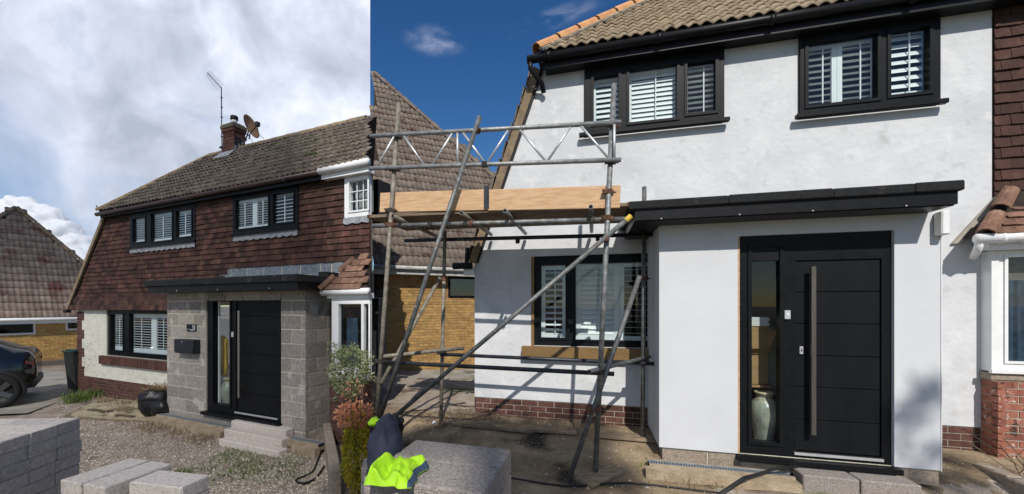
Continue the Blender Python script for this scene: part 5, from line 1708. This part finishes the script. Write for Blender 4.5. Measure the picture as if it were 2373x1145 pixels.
# ---- neighbour on the right
MB().wall(PTY + .004, 6.35, -.45, 4.74, .014, .2).obj("wall", 'mortar_dark', NR)
tn = MB().box(PTY + .006, 6.3, .003, .0135, 2.6, 4.6).obj("tile_hanging", 'batten', NR)
pieces(tn, "hanging_tile", courses(PTY + .012, 6.33, 2.36, 4.66, .165, .117, .003, 0, meshes=TIL, jit=.003, tilt=.008, holes=[(5.0, 6.33, 2.3, 2.50)], shift=.05), 'hung_tile_sun')
BRF = -.13
bwl = MB().box(5.60, 6.3, BRF + .008, .0135, -.45, .70).obj("bay_wall", 'mortar', NR)
pieces(bwl, "brick", courses(5.592, 6.25, -.30, .71, .215, .065, .012, .012, meshes=BRW, y=BRF) + courses(.0, .19, -.30, .71, .19, .065, .012, .012, meshes=BRW, org=(5.592, -.008), ang=rad(-90), off=0), 'red_brick')
MB().box(5.585, 6.2, BRF - .006, .012, .705, .775).obj("stone_sill", 'plinth_block', NR)
bw_ = window(NR, 5.595, 6.25, .79, 2.06, BRF + .004, [(5.715, 6.2, .90, 1.99)], m='white_plastic', depth=.06, room=.30)
MB().box(5.597, 5.655, BRF + .065, .012, .79, 2.06).obj("side_post", 'white_plastic', bw_)
MB().box(5.57, 6.25, BRF - .035, BRF + .003, .776, .815).obj("sill", 'white_plastic', bw_)
cu = MB()
for k in range(16):
    a, b_ = 5.72 + k * .02, 5.72 + (k + 1) * .02
    ya, yb = -.07 + .014 * math.sin(k * 1.7), -.07 + .014 * math.sin((k + 1) * 1.7)
    cu.add([(a, ya, .9), (b_, yb, .9), (b_, yb, 1.75), (a, ya, 1.75)], [(0, 1, 2, 3)])
cu.obj("curtain", 'blue_cloth', bw_)
for o in NR.children:
    if o.name.split(".")[0] in ("bay_wall", "stone_sill", "window"):
        o.location.x += .085
# bay roof, gutter, flashing
brr = MB().add([(5.50, BRF - .16, 2.20), (6.3, BRF - .16, 2.20), (6.3, -.003, 2.72), (5.92, -.003, 2.72), (5.50, -.003, 2.21)], [(0, 1, 2, 3), (0, 3, 4)]).obj("bay_roof", 'batten', NR)
A_ = Matrix.Translation((0, BRF - .17, 2.20)) @ Matrix.Rotation(math.atan2(.52, .36), 4, 'X')
bt = []
for r in range(6):
    for c in range(6):
        x = 5.50 + c * .17 + (.085 if r % 2 else 0)
        s = r * .108 + .05
        if x - .05 > 5.52 + s * .62:
            bt.append((R_.choice(TIL), A_ @ Matrix.Translation((x, s, .008)) @ Matrix.Rotation(rad(-90), 4, 'X') @ Matrix.Diagonal((.165, 1, .108, 1))))
pieces(brr, "bay_roof_tile", bt, 'bay_tile')
ridge_row(brr, "hip_tile", 'bay_tile', (5.50, BRF - .18, 2.215), (5.94, -.01, 2.76), .07, .30)
MB().prism([(5.42, 2.16), (5.52, 2.16), (5.93, 2.70), (5.87, 2.76)], -.03, -.004).obj("mortar_fillet", 'mortar', NR)
gt = MB().tube([(5.44, BRF - .16, 2.17), (6.25, BRF - .16, 2.185)], .052, 12)
for x in (5.62, 5.80):
    gt.tube([(x, BRF - .16, 2.172), (x + .03, BRF - .16, 2.172)], .058, 12)
gt.tube([(5.47, BRF - .16, 2.15), (5.49, BRF - .10, 2.06), (5.55, -.10, 2.0)], .034, 10)
gt.obj("bay_gutter", 'white_plastic', NR, True)
MB().box(5.58, 6.25, BRF - .10, BRF + .002, 2.062, 2.13).obj("bay_fascia", 'white_plastic', NR)
# low planter wall at the neighbour's bay
pe = empty("planter_edge", "pale concrete planter edge running out from the neighbour's red brick bay", "kerb", mHR @ Vector((5.35, -.45, -.30)), TR)
for i in range(3):
    MB().cbox(-.06 - i * .03, .06 - i * .03, -.55 - i * .36 + .19, -.2 - i * .36 + .185, -.15, .22, .012).obj("kerb_block", 'plinth_block', pe)
tw = MB()
rr = random.Random(8)
for i in range(26):
    p = Vector((rr.uniform(-.05, .25), rr.uniform(-.5, .1), .1))
    d = Vector((rr.gauss(0, .3), rr.gauss(0, .3), rr.uniform(.2, .6)))
    tw.tube([p, p + d * .5 + Vector((rr.gauss(0, .04), 0, 0)), p + d], .004, 5)
o = tw.obj("bare_twigs", 'twig', None, label="bare brown twigs beside the neighbour's red brick bay", cat="plant")
o.matrix_basis = mHR @ Matrix.Translation((5.62, -.55, -.30))

# ---- bungalow behind on the left of the white house
OBR = Vector((-2.6068, 10.4493, .40)); TBR = rad(24.341)
GR = empty("bungalow", "tan brick bungalow with steep brown tiled roof seen through the scaffold", "bungalow", OBR, TBR)
TL3 = roof_tile_meshes("pantile", .30, .34, .04, 2)
ws = [(.05, .33, 2.03, 2.62), (2.06, 3.2, 2.04, 2.62)]
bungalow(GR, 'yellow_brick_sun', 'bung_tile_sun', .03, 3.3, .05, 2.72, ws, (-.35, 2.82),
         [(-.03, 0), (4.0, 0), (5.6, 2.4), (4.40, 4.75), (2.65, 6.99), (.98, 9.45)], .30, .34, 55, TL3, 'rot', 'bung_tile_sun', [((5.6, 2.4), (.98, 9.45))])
for (a, b_, c, d) in ws:
    window(GR, a + .003, b_ - .003, c + .003, d - .003, -.02, [(a + .05, b_ - .05, c + .05, d - .05)], m='frame_black', depth=.05, room=.4, bead=.01, glass='glass_dark')

# ---- scaffold
SF = empty("scaffold", "steel tube scaffold with timber working platform in front of the white house", "scaffold", mHR @ Vector((.8, -.9, -.25)), TR)
S0 = Vector((.8, -.9, -.25))
def st_tube(name, p, q, r=.0255, m='tube', lab=None):
    o = MB().tube([Vector(p) - S0, Vector(q) - S0], r, 12)
    # open end: a dark bore
    o = o.obj(name, m, SF, False)
    me = o.data
    for pl_ in me.polygons:
        pl_.use_smooth = len(pl_.vertices) == 4
    d = (Vector(q) - Vector(p)).normalized()
    bore = MB()
    for e, s in ((Vector(p), -1), (Vector(q), 1)):
        c = e - S0 + d * s * .0008
        bore.tube([c, c + d * s * .0006], r * .78, 12)
    bore.obj("tube_bore", 'grate_dark', o)
    if lab: o['label'] = lab
    return o
def coup(p, axis=(0, 0, 1), m='coupler', r=.034):
    p = Vector(p) - S0
    a = Vector(axis).normalized()
    Q = Matrix.Translation(p) @ a.to_track_quat('Z', 'Y').to_matrix().to_4x4()
    b = MB()
    b.tube([Q @ Vector((0, 0, -.024)), Q @ Vector((0, 0, .024))], r, 10)
    b.obox(Q @ Matrix.Translation((.042, .012, 0)), .022, .014, .020)
    b.obox(Q @ Matrix.Translation((-.034, -.022, 0)), .016, .018, .018)
    b.tube([Q @ Vector((.05, .0, .0)), Q @ Vector((.062, .05, .012))], .007, 6)
    b.tube([Q @ Vector((-.04, -.03, .0)), Q @ Vector((-.075, -.03, -.006))], .007, 6)
    b.obj("coupler", m, SF)
YO, YI = -1.29, -.48
# standards
st_tube("standard", (-.575, YO, 3.88), (-.90, YO, -.29), .027, 'tube_old')
st_tube("standard", (1.841, YO, 3.76), (1.655, YO, -.285), .027)
st_tube("standard", (-.285, YI, 2.50), (-.345, YI, -.13), .0255, 'tube_old')
st_tube("standard", (2.231, YI, 2.90), (2.211, YI, -.22), .0255)
# raking tubes and braces
st_tube("brace", (.43, YO - .06, 3.573), (-.80, YO - .12, .06), .027)
st_tube("brace", (1.985, YO - .058, 2.37), (-.70, YO - .058, .10), .025)
st_tube("brace", (2.12, YI - .52, 1.80), (1.385, YO - .22, -.30), .025)
st_tube("brace", (-.34, YI - .05, 1.86), (-.80, YO - .02, .55), .025, 'tube_old')
MB().tube([Vector((1.95, YO - .058, 2.34)) - S0, Vector((2.0, YO - .058, 2.383)) - S0], .0275, 12).obj("yellow_end_cap", 'yellow_cap', SF)
# lattice beam as guard rail
LB = -1.345
zt = lambda x: 3.503 - (x + .874) * .06
zb_ = lambda x: 3.118 - (x + .874) * .058
st_tube("beam_chord", (-.92, LB, zt(-.92)), (1.905, LB, zt(1.905)), .024, 'tube_light')
st_tube("beam_chord", (-.92, LB, zb_(-.92)), (1.905, LB, zb_(1.905)), .024, 'tube_light')
for xa, xb in ((-.92, -.62), (-.86, -.66), (.66, .42), (-.50, -.28), (.05, -.20), (.24, .45), (.88, .60), (.94, 1.20), (1.46, 1.24), (1.52, 1.76)):
    pass
for xt, xb in ((-.60, -.84), (-.50, -.22), (.12, -.14), (.22, .50), (.76, .50), (.86, 1.16), (1.42, 1.16), (1.50, 1.80)):
    MB().tube([Vector((xt, LB, zt(xt))) - S0, Vector((xb, LB, zb_(xb))) - S0], .0125, 8).obj("lattice_strut", 'alu', SF, True)
for x in (.17, 1.84):
    MB().tube([Vector((x, LB, zt(x))) - S0, Vector((x, LB, zb_(x))) - S0], .0145, 8).obj("lattice_strut", 'alu', SF, True)
MB().box(.455 - .8, .515 - .8, LB + .9 - .0265, LB + .9 + .0265, zb_(.48) + .25 - .027, zb_(.48) + .25 + .027).obj("tape_band", 'black', SF)
# ledgers, transoms
st_tube("ledger", (-.95, YO + .055, 2.455), (1.95, YO + .055, 2.378), .0255)
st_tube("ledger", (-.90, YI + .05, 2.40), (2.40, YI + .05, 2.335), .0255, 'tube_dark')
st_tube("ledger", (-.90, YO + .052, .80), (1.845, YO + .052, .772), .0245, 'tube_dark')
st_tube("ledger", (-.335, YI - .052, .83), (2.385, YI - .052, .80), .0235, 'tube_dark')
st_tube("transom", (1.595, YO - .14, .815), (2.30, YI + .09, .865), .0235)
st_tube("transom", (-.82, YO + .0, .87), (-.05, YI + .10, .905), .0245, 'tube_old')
for x, m_ in ((-.57, 'tube_old'), (.25, 'tube_old'), (.735, 'tube'), (1.61, 'tube')):
    st_tube("transom", (x, YO - .17, 2.50 - .016 * x), (x + .02, -.10, 2.49 - .016 * x), .024, m_)
# couplers
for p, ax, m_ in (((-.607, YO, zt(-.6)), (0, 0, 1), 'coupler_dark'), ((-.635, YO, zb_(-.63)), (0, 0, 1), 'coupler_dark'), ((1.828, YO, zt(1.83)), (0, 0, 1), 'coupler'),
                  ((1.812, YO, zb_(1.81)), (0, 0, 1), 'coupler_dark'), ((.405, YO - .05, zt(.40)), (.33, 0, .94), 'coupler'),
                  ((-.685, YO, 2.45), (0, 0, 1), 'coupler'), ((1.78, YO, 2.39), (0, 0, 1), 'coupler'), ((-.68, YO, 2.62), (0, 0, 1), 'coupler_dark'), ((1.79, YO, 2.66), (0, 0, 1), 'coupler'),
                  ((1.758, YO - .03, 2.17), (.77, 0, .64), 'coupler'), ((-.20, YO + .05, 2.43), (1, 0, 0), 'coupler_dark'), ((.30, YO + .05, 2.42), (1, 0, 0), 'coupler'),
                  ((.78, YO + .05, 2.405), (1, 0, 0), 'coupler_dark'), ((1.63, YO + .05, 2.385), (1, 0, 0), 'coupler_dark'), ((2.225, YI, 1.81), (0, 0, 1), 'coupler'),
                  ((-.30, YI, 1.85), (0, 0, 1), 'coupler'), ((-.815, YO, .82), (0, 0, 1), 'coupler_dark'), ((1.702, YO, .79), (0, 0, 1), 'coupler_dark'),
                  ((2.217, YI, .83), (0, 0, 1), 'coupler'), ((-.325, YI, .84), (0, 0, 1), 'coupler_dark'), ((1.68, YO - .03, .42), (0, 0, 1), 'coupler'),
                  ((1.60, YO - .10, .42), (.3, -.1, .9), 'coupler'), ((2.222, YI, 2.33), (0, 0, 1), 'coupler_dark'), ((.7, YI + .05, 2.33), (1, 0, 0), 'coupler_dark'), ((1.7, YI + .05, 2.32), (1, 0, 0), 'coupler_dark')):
    coup(p, ax, m_)
for (x, y, z) in ((-.90, YO, -.30), (1.655, YO, -.295), (-.345, YI, -.14), (2.211, YI, -.23)):
    MB().box(x - .8 - .07, x - .8 + .07, y + .9 - .07, y + .9 + .07, z + .25 - .006, z + .25).obj("base_plate", 'coupler', SF)
# platform boards and toe boards: loose timber laid on the transoms
def board(name, label, cat, x0, x1, y0, y1, z, th, m, rot=0.0, group=None):
    o = MB().cbox(-(x1 - x0) / 2, (x1 - x0) / 2, -(y1 - y0) / 2, (y1 - y0) / 2, 0, th, .004).obj(name, m, None, label=label, cat=cat, group=group)
    o.matrix_basis = mHR @ Matrix.Translation(((x0 + x1) / 2, (y0 + y1) / 2, z)) @ Matrix.Rotation(rot, 4, 'Y')
    return o
bands = []
names = ["outermost", "second from outside", "third from outside", "innermost"]
for k in range(4):
    y0 = YO + .05 + k * .235
    board("scaffold_board", f"old timber scaffold platform board, {names[k]} of the four", "scaffold board", -1.0 + .03 * k, 1.99 + (.0 if k < 1 else .42) - .02 * k, y0, y0 + .225, 2.532 + .001 * k, .038, 'old_plank', .0165, "scaffold platform boards")
tb1 = board("toe_board", "left half of the new pine toe board on edge along the scaffold platform", "toe board", -.85, .47, YO + .032, YO + .07, 2.585, .235, 'pine', .042)
tb2 = board("toe_board", "right half of the new pine toe board on edge, nearest the white porch roof", "toe board", .50, 1.90, YO + .030, YO + .068, 2.52, .235, 'pine', .042)
MB().box(.455, .515, YO + .0245, YO + .0295, 2.57, 2.83).obj("toe_board_strap", 'tube_dark', None, label="dark metal strap over the joint of the pine toe boards", cat="strap").matrix_basis = mHR
for o in [o for o in bpy.data.objects if o.name.startswith("scaffold_board")]:
    L2 = max(v.co.x for v in o.data.vertices); W2 = max(v.co.y for v in o.data.vertices)
    for sgn in (-1, 1):
        MB().box(sgn * L2 - .022 + sgn * .003, sgn * L2 + .022 + sgn * .003 - (.022 * (sgn + 1)) + .02 * (sgn > 0), -W2 - .002, W2 + .002, -.002, .040).obj("end_band", 'coupler', o)
# boards on the ground
def gboard(label, cx, cy, rz, l, w_, m='old_plank'):
    o = MB().cbox(-l / 2, l / 2, -w_ / 2, w_ / 2, 0, .038, .005).obj("ground_board", m, None, label=label, cat="board", group="boards under the scaffold feet")
    o.matrix_basis = Matrix.Translation((cx, cy, gz(cx, cy) + .003)) @ Matrix.Rotation(rz, 4, 'Z')
gboard("weathered board under the front right scaffold foot", 1.32, 4.22, .65, .62, .2)
gboard("weathered board under the rear scaffold foot at the white porch", 1.95, 4.92, -.3, .9, .22)
gboard("long weathered board on the soil in front of the brick plinth, left end", .15, 5.45, -.33, 1.3, .2)
gboard("short weathered board beyond the long one, against the brick plinth", .9, 5.25, -.25, .8, .2)

# ---- blocks, jacket, hi-vis vest and bucket in the foreground
TB = 1.6
za = rad(-17)
e1 = Vector((math.cos(za), math.sin(za), 0)); e2 = Vector((-e1.y, e1.x, 0))
cR = Vector((-.268, 1.86, 0))
for c in range(12):
    z = TB - (c + 1) * .1
    for k in range(2):
        p = cR + e1 * .222 - e2 * (.1085 + k * .218)
        lab = ("speckled concrete block topping the sunny stack, far one of the pair" if k == 0 else "speckled concrete block topping the sunny stack, near one by the hi-vis vest") if c == 0 else "speckled concrete block hidden under the top pair of the sunny stack"
        conc(lab, "concrete blocks in the sunny foreground stack", p.x, p.y, z, za + R_.uniform(-.01, .01) * (c > 0), 'block_sun', seed=c + k)
def heap(name, m, label, cat, centre, ax, ay, az, seed, rough_=.2, n=40, rows=22):
    b = MB()
    for j in range(rows + 1):
        th_ = math.pi * j / rows
        for k in range(n):
            a = 2 * math.pi * k / n
            d = Vector((math.sin(th_) * math.cos(a), math.sin(th_) * math.sin(a), math.cos(th_)))
            f = 1 + rough_ * noise.fractal(d * 1.9 + Vector((seed, seed, 0)), 1, 2, 3) + .035 * math.sin(d.z * 26 + 3 * noise.noise(d * 2))
            z = d.z * az * f
            b.v.append((d.x * ax * f, d.y * ay * f, z))
    for j in range(rows):
        for k in range(n):
            b.f.append((j * n + k, (j + 1) * n + k, (j + 1) * n + (k + 1) % n, j * n + (k + 1) % n))
    o = b.obj(name, m, None, True, label=label, cat=cat)
    o.location = centre
    return o
jk = heap("jacket", 'navy', "navy padded jacket slumped at the left end of the sunny block stack", "jacket", (-.375, 1.74, 1.575), .075, .11, .165, 4.0, .12)
MB().tube([(.02, -.02, -.02), (.055, -.06, -.07), (.075, -.12, -.10), (.06, -.2, -.09)], [.045, .042, .036, .03], 12).obj("sleeve", 'navy', jk, True)
MB().tube([(-.02, -.05, -.05), (.0, -.14, -.13), (-.01, -.22, -.12)], [.05, .045, .04], 12).obj("sleeve", 'navy', jk, True)
o = heap("lining", 'hivis', None, None, (0, 0, 0), .022, .04, .018, 2.0, .3, 20, 10)
o.parent = jk; o.location = (-.05, .0, .135)
# vest: a draped sheet with folds
vb = MB()
nu, nv = 70, 44
for j in range(nv + 1):
    for i in range(nu + 1):
        u, v = i / nu, j / nv
        x = -.37 + .165 * u + .03 * v
        y = 1.36 + .20 * v - .02 * u
        edge = min(u, 1 - u, v, 1 - v)
        h = .026 + .030 * noise.fractal(Vector((x * 11, y * 9, 2)), 1, 2, 3) + .014 * math.sin(x * 95 + y * 40 + 5 * noise.noise(Vector((x * 9, y * 9, 0)))) + .010 * abs(noise.noise(Vector((x * 40, y * 22, 4))))
        z = TB + .006 + max(0, h) * min(1, edge * 7)
        if u < .35: z += .03 * (1 - u / .35) * min(1, edge * 9)
        x += .02 * noise.noise(Vector((u * 3, v * 3, 9)))
        y += .025 * noise.noise(Vector((u * 3, v * 3, 5)))
        vb.v.append((x, y, z))
for j in range(nv):
    for i in range(nu):
        a = j * (nu + 1) + i
        vb.f.append((a, a + 1, a + nu + 2, a + nu + 1))
vest = vb.obj("hi_vis_vest", 'hivis', None, True, label="crumpled lime yellow hi-vis vest lying on the sunny block stack", cat="hi-vis vest")
sv = MB()
for j in range(nv + 1):
    for i in range(nu - 5, nu + 1):
        x, y, z = vb.v[j * (nu + 1) + i]
        sv.v.append((x, y, z + .002))
for j in range(nv):
    for i in range(5):
        a = j * 6 + i
        sv.f.append((a, a + 1, a + 7, a + 6))
sv.obj("hem", 'blue_cloth', vest, True)
bk = MB().lathe([(.105, 0), (.11, .01), (.125, .27), (.133, .275), (.133, .29), (.12, .29), (.112, .26), (.1, .02), (.001, .018)], 28).obj("bucket", 'black', None, True,
     label="black plastic bucket standing behind the navy jacket", cat="bucket")
bk.location = (-.66, 3.06, 1.06)
MB().tube([(-.13, 0, .25)] + [(-.13 * math.cos(t), .02, .25 - .11 * math.sin(t)) for t in [i * math.pi / 10 for i in range(1, 10)]] + [(.13, 0, .25)], .004, 6).obj("handle", 'dark_metal', bk)
for c in range(6):
    conc("speckled concrete block in the pile that carries the black bucket", "concrete blocks under the bucket", -.60, 3.02, 1.06 - (c + 1) * .1, rad(10), 'block_sun', seed=c)

# ---- soil litter, stones, weeds on the right plot
def reg_right(rr_):
    while True:
        y = rr_.uniform(3.6, 6.0)
        x = rr_.uniform(-1.3, 5.6)
        p = Vector((x, y, 0)) - OR
        bdist = p.dot(nR)
        if q_of(x, y) > .15 and bdist > .05 and not (bdist < .95 and 2.2 < p.dot(Vector((.9641, -.2655, 0))) < 4.85):
            return x, y
stones("rubble", 3200, reg_right, 'stone', .005, .020, 11)
stones("rubble", 160, reg_right, 'block', .018, .04, 13)
def reg_pea(rr_):
    while True:
        p = mHR @ Vector((rr_.uniform(4.76, 5.6), rr_.uniform(-1.5, -.02), 0))
        return p.x, p.y
stones("pea_gravel", 5200, reg_pea, 'pea', .004, .009, 12)
tw = MB()
rr = random.Random(18)
for i in range(90):
    x, y = rr.gauss(-.25, .35), rr.gauss(5.75, .18)
    z = gz(x, y)
    d = Vector((rr.gauss(0, 1), rr.gauss(0, 1), rr.uniform(.05, .7))).normalized() * rr.uniform(.1, .32)
    tw.tube([(x, y, z), Vector((x, y, z)) + d * .5 + Vector((0, 0, .03)), Vector((x, y, z)) + d], .004, 5)
tw.obj("fallen_twigs", 'twig', None, kind='stuff')
blades("weeds", 200, clump([(3.1, 3.75, .12), (2.4, 4.05, .12), (1.9, 4.3, .1)]), 'grass', .06, 21)
blades("dry_weeds", 200, clump([(2.2, 4.0, .2), (1.2, 5.3, .2), (.2, 5.6, .2)]), 'weed_dry', .09, 22)
MB().add([(.0 + .03 * math.cos(i), .03 * math.sin(i), .02 * (i % 2)) for i in range(6)] + [(0, 0, .05)], [(i, (i + 1) % 6, 6) for i in range(6)]).obj("paper_scrap", 'paper', None, label="crumpled white paper scrap on the soil by the left rear scaffold foot", cat="paper scrap").location = (-.55, 5.6, gz(-.55, 5.6) + .005)
ground_tube("cable", 'hose', [(.3, 4.2, .01), (.9, 4.0, .01), (1.5, 4.05, .01), (2.3, 3.85, .01)], .010, "thin black cable lying on the soil in front of the scaffold foot", "cable")

# ---- trees standing behind the photographer; their shade falls on the right plot and they show in its window panes
def tree(label, x, y, h, crown, n, seed, leaf=.16):
    t = empty("broadleaf_tree", label, "tree", (x, y, .2), 0, "trees across the road")
    rr_ = random.Random(seed)
    b = MB().tube([(0, 0, -.3), (.05, 0, h * .3), (-.05, .05, h * .62), (0, 0, h * .95)], [.17, .13, .08, .02], 10)
    ends = []
    for i in range(16):
        z = h * rr_.uniform(.35, .85)
        a = rr_.uniform(0, 6.28)
        r = crown * rr_.uniform(.5, .95) * (1.1 - abs(z / h - .6))
        p1 = Vector((r * math.cos(a), r * math.sin(a), z + r * .45))
        b.tube([(0, 0, z), p1 * .5 + Vector((0, 0, z * .5 + .1)), p1], [.05, .035, .012], 6)
        ends.append(p1)
    b.obj("trunk", 'bark', t, True)
    cb_ = MB()
    for e in ends + [Vector((0, 0, h * .95))]:
        c = leaf_cloud(n, tuple(e), (crown * .38, crown * .38, crown * .34), leaf, rr_, .6)
        cb_.add(c.v, c.f)
    cb_.obj("crown", 'leaf_dark', t)
    return t
tree("slim tree across the road, its tip shading the white porch", 4.45, -8.2, 12.2, 1.2, 240, 3)
tree("tall spire-like tree across the road, mirrored in the upper right window", 9.5, -16.0, 12.0, 1.9, 260, 7)
tree("round tree farthest along the road on the open side", 14.5, -13.0, 9.5, 2.4, 260, 9)
pt = empty("umbrella_pine", "unseen flat-topped pine beyond the road, shaped to shade the soil under the scaffold", "tree", (.1, -15.0, .45), 0, "trees across the road")
MB().tube([(0, 0, -.3), (.1, 0, 6), (-.1, .05, 12), (0, 0, 17.4)], [.26, .2, .15, .08], 10).obj("trunk", 'bark', pt, True)
pc_ = MB()
rp_ = random.Random(14)
for k in range(44):  # crown made high and flat to shade the soil but spare the blocks
    a, r = rp_.uniform(0, 6.283), math.sqrt(rp_.random())
    e = (1.5 * r * math.cos(a), .9 * r * math.sin(a), 17.62 + rp_.uniform(-.35, .35))
    c = leaf_cloud(230, e, (.42, .42, .3), .13, rp_, .6)
    pc_.add(c.v, c.f)
    pc_.tube([(0, 0, 16.2), (e[0] * .5, e[1] * .5, 16.9), e], [.05, .03, .012], 5)
pc_.obj("crown", 'leaf_dark', pt)
